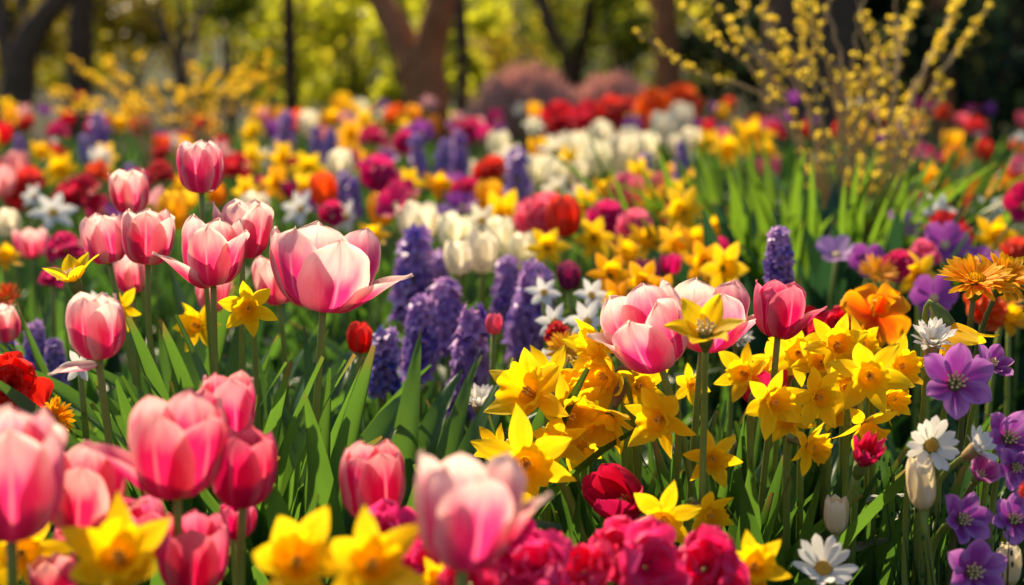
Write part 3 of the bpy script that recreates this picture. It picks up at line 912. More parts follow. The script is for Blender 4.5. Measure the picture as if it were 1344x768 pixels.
def twig_shrub(label, bx, by, d, ends, bud, budmat, rad0, group, dspread=.25):
    rs = random.Random(len(ends) * 7 + bx)
    base = at(bx, by, d); base.z = 0
    root = thing('twig_shrub', label, 'shrub', base, group)
    for (x0, y0, x1, y1, flo) in ends:
        dj = rs.uniform(-dspread, dspread)
        p0 = at(x0, y0, d + dj * .4); p3 = at(x1, y1, d + dj * 1.3)
        g0 = base + Vector(((p0.x - base.x) * .5, rs.uniform(-.04, .04), 0)); g0.z = -.01
        k1 = p0 + (p3 - p0) * .33 + Vector((rs.uniform(-.02, .02), 0, .05)) + (Vector((0, 0, 1)) * (p3 - p0).length * .04)
        k2 = p0 + (p3 - p0) * .70 + Vector((rs.uniform(-.025, .025), 0, rs.uniform(.0, .04)))
        P = [g0, (g0 + p0) / 2 + Vector((0, 0, .03)), p0, k1, k2, p3]
        Q, rr = smooth_path([p - base for p in P], [rad0, rad0 * .95, rad0 * .88, rad0 * .7, rad0 * .55, rad0 * .35], 40)
        # the kinks of a real twig
        for j in range(3, 40):
            Q[j] += np.array([math.sin(j * 1.9 + x0), math.cos(j * 1.3 + x1), 0]) * .0035 * (d / 2.6)
        b_ = MB(); b_.tube(Q, rr, 7)
        forks = []
        for kf in range(rs.choice([0, 1, 1]) if d < 4 else 0):
            i0 = rs.randrange(14, 28); Lf = rs.uniform(.10, .22) * (d / 2.75) ** .5
            dirn = (Q[i0 + 2] - Q[i0]); dirn = dirn / np.linalg.norm(dirn) + np.array([rs.uniform(-.6, .6), rs.uniform(-.4, .4), .15])
            fp = [Q[i0] + dirn * Lf * t_ + np.array([0, 0, .02 * t_ * t_]) for t_ in np.linspace(0, 1, 9)]
            b_.tube(fp, np.linspace(rr[i0] * .7, rr[-1], 9), 6)
            forks.append(fp)
        br = obj('branch', b_.mesh('branch', M['twig']), root)
        f_ = MB()
        L = np.linalg.norm(Q[-1] - Q[0])
        nb = int(flo * 32)
        runs = [rs.uniform(.34, 1.0) if d < 4 else rs.uniform(.5, 1.0) for _ in range(5)] + [.97]
        for j in range(nb):
            t = min(1.0, max(.25, rs.choice(runs) + rs.gauss(0, .045))) if j else 1.0
            i = min(39, int(t * 39)); c = Q[i]
            a = rs.uniform(0, 6.28); off = rr[i] + bud * .55
            c2 = c + np.array([math.cos(a) * off, math.sin(a) * off, rs.uniform(-.3, .5) * bud])
            r_ = bud * rs.uniform(.55, 1.05)
            tuft(f_, c2, r_, rs)
            f_.tube([c, (np.array(c) + c2) / 2, c2], [rr[i] * .4, rr[i] * .4, r_ * .3], 4, 1)
        for fp in forks:
            for j in range(max(3, int(flo * 11))):
                c = fp[min(8, int(9 * rs.random() ** .6))]
                r_ = bud * rs.uniform(.5, 1.0)
                c2 = np.array(c) + np.array([rs.uniform(-1, 1), rs.uniform(-1, 1), rs.uniform(-.3, .6)]) * bud * .8
                tuft(f_, c2, r_, rs)
        obj('blossoms', f_.mesh('blossoms', [M[budmat], M['twig']]), br)
    return root

ends = [(1065, 250, 893, 8, 1), (1070, 245, 924, -12, .9), (1078, 250, 973, 2, .9), (1085, 250, 990, -40, 1), (1090, 248, 1011, 26, .9),
        (1100, 250, 1043, -10, 1.2), (1104, 246, 1062, -30, .6), (1108, 250, 1084, -60, .4), (1118, 250, 1050, 30, .9), (1122, 255, 1128, -20, 1),
        (1130, 250, 1108, 98, .7), (1132, 255, 1150, -60, .3), (1136, 250, 1134, 20, 1), (1140, 255, 1142, 92, .8), (1150, 255, 1205, -6, 1.3),
        (1152, 252, 1182, 40, .9), (1158, 255, 1176, -40, .6), (1165, 252, 1256, 0, 1.1), (1172, 255, 1232, 96, .6), (1180, 252, 1298, 6, 1.2),
        (1175, 250, 1278, -30, 1.0), (1168, 252, 1204, 110, .8), (1075, 235, 838, 44, .5), (1120, 252, 1165, 60, .5)]
twig_shrub('tall upright twig shrub with small yellow buds, behind the leafy green clump on the right', 1125, 250, 2.75, ends, .0082, 'catkin', .0046, 'twig shrubs in yellow bud', .18)
rr_ = random.Random(5)
ends = []
for i, (x1, y1) in enumerate([(64, 118), (78, 116), (97, 80), (112, 95), (135, 72), (143, 80), (182, 74), (200, 110), (222, 108), (254, 84), (262, 95), (288, 96), (305, 112),
                              (330, 75), (355, 68), (372, 92), (366, 110), (345, 100), (70, 145), (160, 100), (240, 120), (180, 128), (315, 95)]):
    ends.append((235 + (x1 - 225) * .32, 190, x1, y1, .62))
twig_shrub('spreading twig shrub in golden bloom below the left trees', 238, 190, 5.4, ends[:], .0130, 'catkin_warm', .0048, 'twig shrubs in yellow bud', .3)


# ------------------------------------------------------------------ ground cover: blades and low leaves nobody could count
def template(fn, nu, nv):
    U, V = np.meshgrid(np.linspace(-1, 1, nu), np.linspace(0, 1, nv)); U, V = U.ravel(), V.ravel()
    ix_ = np.arange(nu * nv).reshape(nv, nu)
    q = np.stack([ix_[:-1, :-1], ix_[:-1, 1:], ix_[1:, 1:], ix_[1:, :-1]], -1).reshape(-1, 4)
    return np.stack(np.broadcast_arrays(*fn(U, V)), 1), q, np.stack([U*.5+.5, V], 1)

def blade_fn(wide, bend, lean, fold, twist, peak=.4):
    ts = np.linspace(0, 1, 40); ang = lean + bend * ts ** 1.8
    xs = np.concatenate([[0], np.cumsum(np.sin(ang))[:-1]]) / 40; zs = np.concatenate([[0], np.cumsum(np.cos(ang))[:-1]]) / 40
    def fn(U, V):
        x, z, a = np.interp(V, ts, xs), np.interp(V, ts, zs), np.interp(V, ts, ang)
        wv = crv(V, [0, .12, peak, .7, .9, 1], [.5, .75, 1.0, .75, .32, .02]) * wide * .5
        tw = twist * V
        off = (U ** 2) * wv * fold + U * wv * np.sin(tw)
        return x - off * np.cos(a), U * wv * np.cos(tw), z + off * np.sin(a)
    return fn

def scatter(b_, tpl, pos, rot, scl, mat=0):
    V, q, uv = tpl; n = len(pos); m_ = len(V)
    c, s = np.cos(rot)[:, None], np.sin(rot)[:, None]
    X = (V[None, :, 0] * c - V[None, :, 1] * s) * scl[:, None] + pos[:, :1]
    Y = (V[None, :, 0] * s + V[None, :, 1] * c) * scl[:, None] + pos[:, 1:2]
    Z = V[None, :, 2] * scl[:, None] + pos[:, 2:3]
    b_.add(np.stack([X, Y, Z], -1).reshape(-1, 3), (q[None] + np.arange(n)[:, None, None] * m_).reshape(-1, 4), np.tile(uv, (n, 1)), mat, np.repeat(RNG.random(n), m_))

def bed_points(n, d0, d1, pad=.15):
    d_ = np.sqrt(RNG.uniform(d0 ** 2, d1 ** 2, n))
    x_ = RNG.uniform(-1, 1, n) * (d_ * .40 + pad)
    return np.stack([x_, d_, np.full(n, -.012)], 1)

b = MB()
for (wd, bd, ln, fo, tw) in ((.07, .4, .06, .4, .6), (.06, .9, .1, .4, -.6), (.08, 1.5, .12, .4, .5), (.05, .2, .15, .4, .9), (.11, .8, .1, .4, .3)):
    p = bed_points(1900, .8, 6.9)
    h = RNG.uniform(.17, .34, 1900)
    scatter(b, template(blade_fn(wd, bd, ln, fo, tw), 4, 9), p, RNG.uniform(0, 6.28, 1900), h)
o = obj('ground_cover', b.mesh('ground_cover', M['cover'])); o['kind'] = 'stuff'
b = MB()
for (wd, bd, ln, fo, tw) in ((.55, 1.1, .5, .25, .2), (.45, 1.5, .3, .25, -.3), (.62, .7, .8, .2, .2)):
    p = bed_points(1300, .8, 6.9)
    scatter(b, template(blade_fn(wd, bd, ln, fo, tw, .5), 5, 7), p, RNG.uniform(0, 6.28, 1300), RNG.uniform(.07, .17, 1300))
    p = bed_points(900, .8, 3.0); p[:, 2] = RNG.uniform(.0, .12, 900)
    scatter(b, template(blade_fn(wd, bd, ln, fo, tw, .5), 5, 7), p, RNG.uniform(0, 6.28, 900), RNG.uniform(.05, .12, 900))
o = obj('low_undergrowth', b.mesh('low_undergrowth', M['broad'])); o['kind'] = 'stuff'

# fine ferny weeds in the right corner
b = MB()
for i in range(380):
    q = at(RNG.uniform(1245, 1360), RNG.uniform(600, 860), RNG.uniform(1.15, 1.5))
    x_, y_, ztop = q.x, q.y, max(.08, min(.36, q.z))
    e = (x_ + RNG.normal() * .05, y_ + RNG.normal() * .05, ztop)
    pts = bez([(x_, y_, -.01), (x_, y_, ztop * .5), (e[0], e[1], ztop * .8), e], 6)
    b.tube(pts, [.0012, .0012, .001, .001, .0008, .0004], 4, 0, RNG.random())
    for j in range(5):
        c = pts[2 + j % 4] + Vector((RNG.normal() * .006, RNG.normal() * .006, RNG.normal() * .012))
        b.blob(c, (.0013, .0013, .003), 5, 4, 0, RNG.random())
o = obj('feathery_weeds', b.mesh('feathery_weeds', M['cover'])); o['kind'] = 'stuff'

# leafy clump below the tall twig shrub
def clump(label, px, d, n, L0, L1, wide, mat, group=None, spread=.06):
    c = at(px, 300, d); base = Vector((c.x, c.y, 0))
    root = thing('leafy_clump', label, 'plant', base, group)
    mesh = [leaf_mesh('leaf', M[mat], wide, bd, ln, .4, tw, 14, .45, 7, seed=s) for s, (bd, ln, tw) in enumerate(((.5, .08, .4), (.9, .10, -.5), (.3, .14, .6), (1.25, .08, .4)))]
    for i in range(n):
        a = i * 2.399 + random.uniform(-.3, .3); q = spread * math.sqrt(i / n) * 2
        L = random.uniform(L0, L1)
        obj('leaf', mesh[i % 4], root, Matrix.Translation((q*math.cos(a), q*math.sin(a), -.005)) @ Matrix.Rotation(a, 4, 'Z') @ Matrix.Scale(L, 4))
M['clump'] = leaf_material('bright_strap_leaf', (.03, .11, .012), (.08, .19, .018), (.26, .48, .03))
LC2 = 'leaf clumps of the nearer flower stands'
LC = 'leafy clumps around the tall twig shrub'
clump('bright green strap-leaved clump left under the tall twig shrub', 1005, 2.75, 150, .42, .60, .050, 'clump', LC, .13)
clump('bright green strap-leaved clump directly under the tall twig shrub', 1085, 2.7, 150, .42, .60, .050, 'clump', LC, .13)
clump('dark green broad-leaved clump under the tall twig shrub, nearest the violet hyacinth', 1065, 2.40, 80, .40, .52, .12, 'broad', LC, .14)
clump('dark green broad-leaved clump on the right under the tall twig shrub', 1150, 2.48, 80, .40, .52, .12, 'broad', LC, .14)
clump('dark strap-leaved clump under the left half of the daffodil stand', 800, 1.34, 60, .28, .40, .075, 'strap', LC2, .07)
clump('dark strap-leaved clump in the middle of the daffodil stand', 905, 1.30, 60, .28, .40, .07, 'strap', LC2, .07)
clump('dark strap-leaved clump under the right half of the daffodil stand', 1020, 1.32, 60, .28, .40, .07, 'strap', LC2, .07)
clump('dark strap-leaved clump behind the cream buds', 1120, 1.32, 50, .24, .36, .085, 'strap', LC2, .07)
clump('dark broad-leaved clump between the cream buds and the purple anemones', 1190, 1.28, 34, .18, .30, .16, 'broad', LC2, .05)
clump('dark broad-leaved clump below the daffodil stand, beside the low white daisy', 1045, 1.10, 26, .16, .27, .22, 'broad', LC2, .05)
clump('dark strap-leaved clump behind the purple anemones in the right corner', 1290, 1.36, 50, .24, .36, .08, 'strap', LC2, .07)
clump('long-leaved clump right of the largest open tulip stem', 455, 1.24, 50, .34, .50, .080, 'leaf', LC2, .06)
clump('long-leaved clump between the low pink tulip and the open tulip stem', 225, 1.38, 50, .34, .50, .080, 'leaf', LC2, .07)
#--PART3--
# ------------------------------------------------------------------ mid and far flowers of the bed
COL = {'yellow': (.95, .60, .008), 'golden': (.93, .45, .004), 'orange': (.88, .11, .005), 'red': (.74, .010, .010), 'crimson': (.56, .006, .02),
       'magenta': (.68, .008, .16), 'pink': (.85, .16, .27), 'cream': (.90, .85, .66), 'white': (.86, .86, .84), 'violet': (.20, .08, .48),
       'lilac': (.50, .28, .62), 'maroon': (.26, .008, .09), 'purple': (.38, .07, .42), 'blush': (.86, .40, .42)}


def bloom_tulip(seed, close=.24, op=(4, 2)):
    rs = random.Random(seed); b_ = MB()
    for i in range(6):
        Mx = Matrix.Translation((0, 0, -.5)) @ Matrix.Rotation(R(60 * i), 4, 'Z') @ Matrix.Rotation(R(op[i % 2] + rs.uniform(-4, 4)), 4, 'Y') @ Matrix.Scale(rs.uniform(.93, 1.03), 4)
        b_.grid(tulip_petal_fn(close, .02, rs.uniform(0, 6), 1), 7, 9, 0, Mx)
    return b_.mesh('bloom', [M['any']])


def bloom_flat(seed, n, wide, rise, pointed, centre=None, cor=False, layers=1, tilt=(50, 0)):
    rs = random.Random(seed); b_ = MB()
    T = Matrix.Rotation(R(tilt[1]), 4, 'Z') @ Matrix.Rotation(R(tilt[0]), 4, 'X')
    for ly in range(layers):
        for i in range(n):
            Mx = T @ Matrix.Rotation(2 * math.pi * (i + .5 * ly) / n + rs.uniform(-.1, .1), 4, 'Z') @ Matrix.Translation((.05, 0, .01 * ly)) @ \
                Matrix.Rotation(-(R(rise) + rs.uniform(-.15, .15) + ly * .2), 4, 'Y') @ Matrix.Scale(rs.uniform(.47, .56), 4)
            b_.grid(flat_petal_fn(wide, .12, rs.uniform(-.1, .1), pointed, rs.uniform(-.3, .3), .02, rs.uniform(0, 6)), 5, 7, 0, Mx)
    if cor:
        def fn(U, V):
            a = U * np.pi; r = crv(V, [0, .3, .8, 1], [.08, .12, .16, .21]) * (1 + .08 * V * np.sin(a * 9))
            return r * np.cos(a), r * np.sin(a), V * .28
        b_.grid(fn, 25, 6, 1, T)
    else:
        b_.blob((0, 0, .02), (.12, .12, .07), 9, 5, 1, .5, T)
    b_.tube([T @ Vector((0, 0, -.25)), T @ Vector((0, 0, -.1)), T @ Vector((0, 0, .01))], [.035, .06, .08], 7, 2)
    return b_.mesh('bloom', [M['any'], centre or M['stamen'], M['cup_green']])


def floret_spike(seed, n, unit_w=.21, mats=None):
    """a flower spike one unit tall round the Z axis, z from 0 to 1"""
    rs = random.Random(seed); b_ = MB()
    b_.tube([(0, 0, -.05), (0, 0, .5), (0, 0, .97)], [.06, .05, .025], 7, 1)
    for i in range(n):
        t = (i + .5) / n; z = .04 + .93 * t
        a = i * 2.399 + rs.uniform(-.3, .3)
        env = unit_w * (1 - .15 * (1 - t) - .62 * max(0, t - .55) ** 1.3 / .45 ** 1.3 * .9) * rs.uniform(.72, 1.18)
        tl = R(88 - 62 * max(0, t - .35)) + rs.uniform(-.5, .5)
        Mx = Matrix.Translation((env * .62 * math.cos(a), env * .62 * math.sin(a), z)) @ Matrix.Rotation(a, 4, 'Z') @ Matrix.Rotation(tl, 4, 'Y') @ \
            Matrix.Rotation(rs.uniform(0, 1), 4, 'Z') @ Matrix.Scale(unit_w * rs.uniform(.72, 1.12) * (1 - .25 * t), 4)
        ti = min(1, max(0, rs.gauss(.26 + .9 * max(0, t - .55), .26)))
        for p in range(6):
            Mp = Mx @ Matrix.Rotation(R(60 * p), 4, 'Z') @ Matrix.Rotation(-R(38), 4, 'Y')
            b_.grid(lambda U, V: (V, U * crv(V, [0, .3, .7, 1], [.13, .24, .26, .04]), .35 * V - .62 * V ** 3), 3, 5, 0, Mp, ti)
        b_.tube([Mx @ Vector((0, 0, -.5)), Mx @ Vector((0, 0, -.2)), Mx @ Vector((0, 0, .08))], [.02, .035, .03], 5, 0, ti * .6)
    return b_.mesh('flower_spike', mats or [M['hyacinth'], M['stem']])


BLOOM = {
    'tulip': [bloom_tulip(1), bloom_tulip(2, .30, (9, 5)), bloom_tulip(3, .2)],
    'daffodil': [bloom_flat(s, 6, .55, 10, True, M['orange_cup'], True, 1, t) for s, t in ((1, (62, 20)), (2, (75, -30)), (3, (45, 40)), (4, (85, 5)))],
    'daisy': [bloom_flat(s, 12, .24, 14, False, None, False, 1, t) for s, t in ((5, (40, 10)), (6, (60, -20)))],
    'star': [bloom_flat(s, 6, .5, 12, True, None, False, 1, t) for s, t in ((7, (60, 10)), (8, (70, -20)))],
    'anemone': [bloom_flat(s, 6, .75, 22, False, M['pale_stamen'], False, 1, t) for s, t in ((9, (35, 10)), (10, (55, -20)), (11, (20, 20)))],
    'ruffle': [], 'gerbera': [bloom_flat(s, 18, .17, 10, False, M['catkin_warm'], False, 2, t) for s, t in ((12, (25, 10)), (13, (45, -20)))],
}
for s, t in ((21, 30), (22, 50)):
    m_ = ruffle_mesh('bloom', M['any'], s, 3, 7, .15, 46)
    m_.transform(Matrix.Rotation(R(t), 4, 'X')); BLOOM['ruffle'].append(m_)
SPIKE = [floret_spike(s, 42) for s in (1, 2, 3)]
SPIKE_FAR = [floret_spike(s, 26, .23) for s in (4, 5)]


def foliage_mesh(seed, wide, n, spread):
    """a stem one unit tall with its leaves"""
    rs = random.Random(seed); b_ = MB()
    j = rs.uniform(-.03, .03)
    b_.tube(bez([(0, 0, -.02), (j, 0, .4), (-j, j, .7), (0, 0, 1)], 9), np.linspace(.0105, .008, 9), 6, 0)
    for i in range(n):
        a = 6.283 * i / n + rs.uniform(-.4, .4); L = rs.uniform(.5, .88)
        f = blade_fn(wide * rs.uniform(.8, 1.2), rs.uniform(.2, 1.4), rs.uniform(.05, .2), .4, rs.uniform(-.6, .6))
        b_.grid(f, 5, 9, 1, Matrix.Translation((spread*math.cos(a), spread*math.sin(a), -.01)) @ Matrix.Rotation(a, 4, 'Z') @ Matrix.Scale(L, 4), rs.random())
    return b_.mesh('leafy_stem', [M['stem'], M['strap']])
FOL = {'tulip': [foliage_mesh(s, .17, 4, .02) for s in (1, 2, 3)], 'other': [foliage_mesh(s, .075, 7, .03) for s in (4, 5, 6)]}
FOL_L = {'daisy': .8, 'anemone': .8}
WORD = {'star': 'star-shaped flower', 'ruffle': 'ruffled flower', 'hyacinth': 'hyacinth spike'}
CAT = {'star': 'flower', 'ruffle': 'flower'}
NAME = {'star': 'star_flower', 'ruffle': 'ruffled_flower'}
TAKEN = []


def mid(kind, color, cx, cy, size, where, d=None, label=None, group=None, tilt=None):
    dd = d or min(6.4, bed_depth(cy, .42) * random.uniform(.97, 1.03))
    S = size / F * dd * (1.14 if kind in ('daffodil', 'star') or (color == 'cream' and cy > 270) else 1.0)
    p = at(cx, cy, dd)
    if p.z < .1: p.z = .1
    base = Vector((p.x + random.uniform(-.02, .02), p.y + random.uniform(0, .02), 0))
    lb = label or f"{color} {WORD.get(kind, kind)} {where}"
    root = thing(NAME.get(kind, kind), lb, CAT.get(kind, kind), base, group)
    rt = random.uniform(-.5, .5)
    tl = Matrix.Rotation(random.uniform(-.14, .14), 4, 'X') @ Matrix.Rotation(random.uniform(-.14, .14), 4, 'Y')
    hl = p - base
    if kind == 'hyacinth':
        me = (SPIKE_FAR if dd > 2.9 else SPIKE)[random.randrange(2)]
        lo = hl - Vector((0, 0, S * .5))
        obj('flower_spike', me, root, Matrix.Translation(lo) @ tl @ Matrix.Rotation(random.uniform(0, 6), 4, 'Z') @ Matrix.Diagonal((S * .8, S * .8, S, 1)))
        top = lo.z + .02
    else:
        if kind == 'tulip': Mr = tl @ Matrix.Rotation(random.uniform(0, 6), 4, 'Z')
        else: Mr = tl @ Matrix.Rotation(rt, 4, 'Z')
        obj('bloom', random.choice(BLOOM[kind]), root, Matrix.Translation(hl) @ Mr @ Matrix.Scale(S, 4), COL[color])
        top = hl.z - (S * .46 if kind == 'tulip' else S * .1)
    fm = random.choice(FOL['tulip' if kind in ('tulip', 'ruffle') else 'other'])
    lean = Vector((hl.x, hl.y, top)).to_track_quat('Z', 'Y').to_matrix().to_4x4()
    obj('leafy_stem', fm, root, lean @ Matrix.Rotation(random.uniform(0, 6), 4, 'Z') @ Matrix.Diagonal((.40, .40, max(.05, top), 1)))
    TAKEN.append((cx, cy, size * .5, dd))
    return root

#--PART4--
# ------------------------------------------------------------------ near flowers, as the photograph shows them
TA, TB = 'pink tulips in the left stand', 'pink tulips at the front edge'
tulip(263, 219, 68, 1.45, 'tallest pink tulip of the left stand, a closed cup against the far bed', tilt=0, yaw=30, opens=(3, 1), leaves=4, lh=.46, lean=(.01, .02), group=TA)
tulip(169, 250, 58, 1.6, 'small closed pink tulip at the upper left of the left stand', tilt=-4, yaw=10, opens=(5, 2), lean=(.04, 0), group=TA)
tulip(40, 317, 42, 2.3, 'smallest pale pink tulip standing alone near the left border', tilt=0, yaw=50, opens=(12, 8), lean=(.01, 0), group=TA)
tulip(137, 313, 66, 1.48, 'pink tulip leaning left, close left of a wider pink tulip with a pale face', tilt=-9, yaw=0, opens=(5, 2), lean=(.05, 0), group=TA, wid=1.0)
tulip(194, 309, 76, 1.42, 'wide pale-faced pink tulip between the left-leaning tulip and the open one', tilt=3, yaw=40, opens=(7, 4), lean=(.02, 0), group=TA, wid=1.05)
tulip(280, 328, 90, 1.28, 'open pink tulip with one petal spread far out to the left', tilt=2, yaw=-90, opens=(8, 3), splay=((5, 38), (1, 14)), lean=(.005, .01), leaves=6, lh=.46, group=TA)
tulip(319, 298, 80, 1.40, 'full pink tulip behind the right shoulder of the open one', tilt=3, yaw=75, opens=(8, 4), lean=(-.01, .02), group=TA, wid=1.05)
tulip(428, 344, 116, 1.22, 'largest pink tulip, wide open with cream edges and a petal spread right', tilt=5, yaw=-70, opens=(15, 9), splay=((1, 40),), lean=(-.03, .0), leaves=7, lh=.47, group=TA, wid=1.12, narrow=1.12, ang=[-.6, 0, .5, 1.2, -1.4, 2.6])
tulip(362, 366, 66, 1.52, 'half hidden pink tulip behind the left side of the largest open tulip', tilt=-6, yaw=20, opens=(7, 3), lean=(-.01, 0), group=TA)
tulip(174, 357, 54, 1.62, 'small pink tulip behind the stem of the wide pale-faced one', tilt=0, yaw=0, opens=(3, 2), group=TA)
tulip(280, 384, 50, 1.65, 'small pink tulip low behind the stem of the open tulip', tilt=0, yaw=30, opens=(4, 2), group=TA)
tulip(125, 428, 88, 1.13, 'closed pink tulip low on the left with a loose petal hanging at its left side', tilt=-3, yaw=-100, opens=(2, 1), splay=((5, 78),), lean=(.03, 0), leaves=5, lh=.40, group=TA)
tulip(6, 424, 50, 1.6, 'pink tulip cut by the left border above the dark hyacinths', tilt=2, yaw=0, opens=(2, 0), lean=(-.02, 0), group=TA)
tulip(14, 622, 168, .86, 'big blurred pink tulip cut by the left border at the front', tilt=3, yaw=50, opens=(4, 2), lean=(.01, 0), leaves=0, group=TB)
tulip(110, 640, 114, .94, 'blurred open pink tulip with a petal spread right, in the front left corner', mat='tulip_front', tilt=6, yaw=-80, opens=(11, 6), splay=((1, 36),), lean=(-.02, 0), leaves=2, lh=.3, group=TB)
tulip(232, 582, 134, .93, 'large blurred pink tulip with a petal spread left, front left group', mat='tulip_front', tilt=2, yaw=-100, opens=(5, 3), splay=((5, 34),), lean=(.01, 0), leaves=2, lh=.3, group=TB)
tulip(296, 534, 88, 1.03, 'blurred pink tulip peeping out behind the large one with a left-spread petal', mat='tulip_front', tilt=-2, yaw=60, opens=(5, 3), leaves=3, lh=.36, group=TB)
tulip(320, 613, 104, .98, 'blurred rose tulip closed tight beside the large front one', mat='tulip_deep', tilt=4, yaw=20, opens=(3, 2), lean=(0, 0), leaves=1, lh=.24, group=TB)
tulip(312, 680, 52, 1.02, 'small rose tulip low under the tight closed rose one', mat='tulip_deep', yaw=10, opens=(2, 1), leaves=1, lh=.2, group=TB)
tulip(176, 696, 90, .97, 'striped rose tulip between two front yellow daffodil blooms and the large pink tulip stem', mat='tulip_deep', tilt=4, yaw=70, opens=(7, 4), leaves=1, lh=.2, group=TB)
tulip(254, 726, 108, .95, 'striped rose tulip low in front, crossed by the stem of the large pink tulip', mat='tulip_deep', tilt=3, yaw=40, opens=(6, 4), leaves=1, lh=.2, group=TB)
tulip(92, 716, 56, .99, 'small rose bud low behind the front left daffodils', mat='tulip_deep', tilt=-5, yaw=0, opens=(1, 0), leaves=1, lh=.2, narrow=.85, group=TB)
tulip(72, 762, 70, .93, 'pink tulip half below the lower border in the left corner', mat='tulip_front', tilt=-4, yaw=30, opens=(5, 3), leaves=0, group=TB)
tulip(489, 633, 102, 1.03, 'tightly closed pink and rose tulip standing alone left of the big blurred one', mat='tulip_front', tilt=-1, yaw=-60, opens=(2, 0), lean=(0, 0), leaves=4, lh=.36, group=TB, wid=1.0)
tulip(612, 668, 150, .80, 'biggest blurred pale pink tulip at the front centre, open to the right', tilt=4, yaw=-75, opens=(8, 5), splay=((1, 22),), leaves=0, group=TB, wid=1.0)
TC = 'pink tulips among the daffodils on the right'
tulip(850, 432, 104, 1.22, 'half open pink and cream tulip leaning left above the daffodils', tilt=-20, toward=10, yaw=-110, opens=(10, 5), splay=((5, 20),), lean=(.05, .0), leaves=4, lh=.38, group=TC, wid=1.1, narrow=1.08)
tulip(926, 408, 98, 1.30, 'wide pale pink tulip behind the yellow bloom, spreading right', tilt=4, yaw=-80, opens=(16, 9), splay=((1, 30), (5, 22)), lean=(-.01, 0), leaves=4, lh=.38, group=TC, wid=1.15, narrow=1.1)
tulip(1024, 405, 75, 1.27, 'small deep rose tulip with pink edges right of the wide pale one', mat='tulip_deep', tilt=3, yaw=-75, opens=(5, 2), splay=((1, 30),), lean=(-.02, .0), leaves=3, lh=.36, group=TC, wid=1.05)
tulip(808, 649, 78, 1.17, 'dark crimson tulip nodding left under the daffodils', mat='tulip_red', tilt=-42, toward=22, yaw=10, opens=(4, 2), lean=(.03, .03), leaves=1, lh=.2, splay=((5, 26),))
tulip(1002, 500, 62, 1.40, 'ruby tulip half hidden behind the stem of the deep rose tulip', mat='ruby', tilt=10, yaw=15, opens=(14, 9), leaves=1, lh=.24)
faced('ruby', 1130, 612, 104, 1.13, .05, .88, 'ruby red flower with narrow upright petals beside the white buds', rise=58, n=11, lean=(-.05, .02))
# buds
tulip(1209, 633, 74, 1.12, 'slender cream bud with a twisted tip below the white open daisy', mat='cream', tilt=-8, yaw=0, opens=(0, -3), narrow=.62, leaves=1, lh=.2, cat='bud', name='flower_bud', lean=(.05, 0))
tulip(1097, 675, 52, 1.15, 'short fat cream bud above the low white daisy', mat='cream', tilt=-2, yaw=20, opens=(2, 0), narrow=.72, leaves=1, lh=.18, cat='bud', name='flower_bud')
tulip(1323, 742, 56, 1.13, 'green and yellow bud beside the lowest purple anemone', mat='cream', tilt=2, yaw=20, opens=(-2, -4), narrow=.8, leaves=0, cat='bud', name='flower_bud')

DR = 'golden daffodils in the right stand'
faced('starflower', 98, 371, 92, 1.30, -.25, .90, 'yellow lily-like bloom opened upward above the low pink tulip', rise=38, n=7, lean=(.02, .02), group='upturned yellow blooms')
faced('daffodil', 327, 403, 76, 1.33, .12, -.05, 'yellow daffodil facing out between the tulip stems of the left stand', group='daffodils among the left tulips')
faced('daffodil', 262, 428, 66, 1.5, -.4, .2, 'yellow daffodil half hidden behind the stem of the open tulip', group='daffodils among the left tulips')
faced('daffodil', 160, 405, 58, 1.55, -.3, .1, 'yellow daffodil hidden behind the low pink tulip', group='daffodils among the left tulips')
faced('daffodil', 787, 455, 88, 1.30, -.72, .42, 'yellow daffodil turned away left with its brown neck showing', rise=30, group=DR, lean=(.04, .02))
faced('daffodil', 700, 518, 120, 1.25, -.50, .35, 'many-petalled yellow daffodil turned up left at the far left of the right stand', rise=26, group=DR, lean=(.06, .03))
faced('daffodil', 742, 546, 104, 1.27, .35, .12, 'yellow daffodil with an orange corona close right of the many-petalled one', rise=16, group=DR, lean=(.03, .03))
faced('daffodil', 688, 604, 132, 1.17, .15, .10, 'large yellow daffodil facing out, lowest on the left of the right stand', rise=8, group=DR, lean=(.10, .04))
faced('daffodil', 800, 492, 108, 1.29, -.60, .10, 'yellow daffodil under the leaning pink tulip, turned left', rise=24, group=DR, lean=(.03, .03))
faced('daffodil', 800, 545, 104, 1.26, -.25, -.55, 'yellow daffodil drooping with a frilled corona below the brown bent neck', rise=14, group=DR, lean=(.04, .02))
faced('daffodil', 868, 549, 100, 1.20, -.45, .10, 'yellow daffodil turned left in the middle of the stand, under the two pale tulips', rise=14, group=DR, lean=(.02, .03))
faced('starflower', 926, 442, 112, 1.10, .0, .88, 'yellow lily-like bloom opened upward in front of the wide pale tulip', rise=34, n=6, lean=(.0, .0), leaves=2, group='upturned yellow blooms')
faced('daffodil', 871, 679, 96, 1.10, -.12, .05, 'flat open yellow daffodil with a round orange corona, lowest beside the crimson tulip', rise=4, group=DR)
faced('daffodil', 934, 600, 76, 1.18, .06, .02, 'small flat yellow daffodil with narrow petals alone in the middle of the leaves', rise=6, group=DR)
faced('daffodil', 926, 673, 72, 1.14, .45, .0, 'small yellow daffodil turned right close beside the flat open one', rise=10, group=DR)
faced('daffodil', 1010, 527, 86, 1.20, .30, .15, 'yellow daffodil with a frilled corona on the stem of the deep rose tulip', rise=12, group=DR)
faced('daffodil', 1072, 520, 82, 1.23, .18, .05, 'yellow daffodil with a wide ruffled corona, right of the frilled one', rise=10, group=DR)
faced('daffodil', 1060, 585, 72, 1.18, .60, .05, 'small yellow daffodil in profile turned right, low in the stand', rise=14, group=DR)
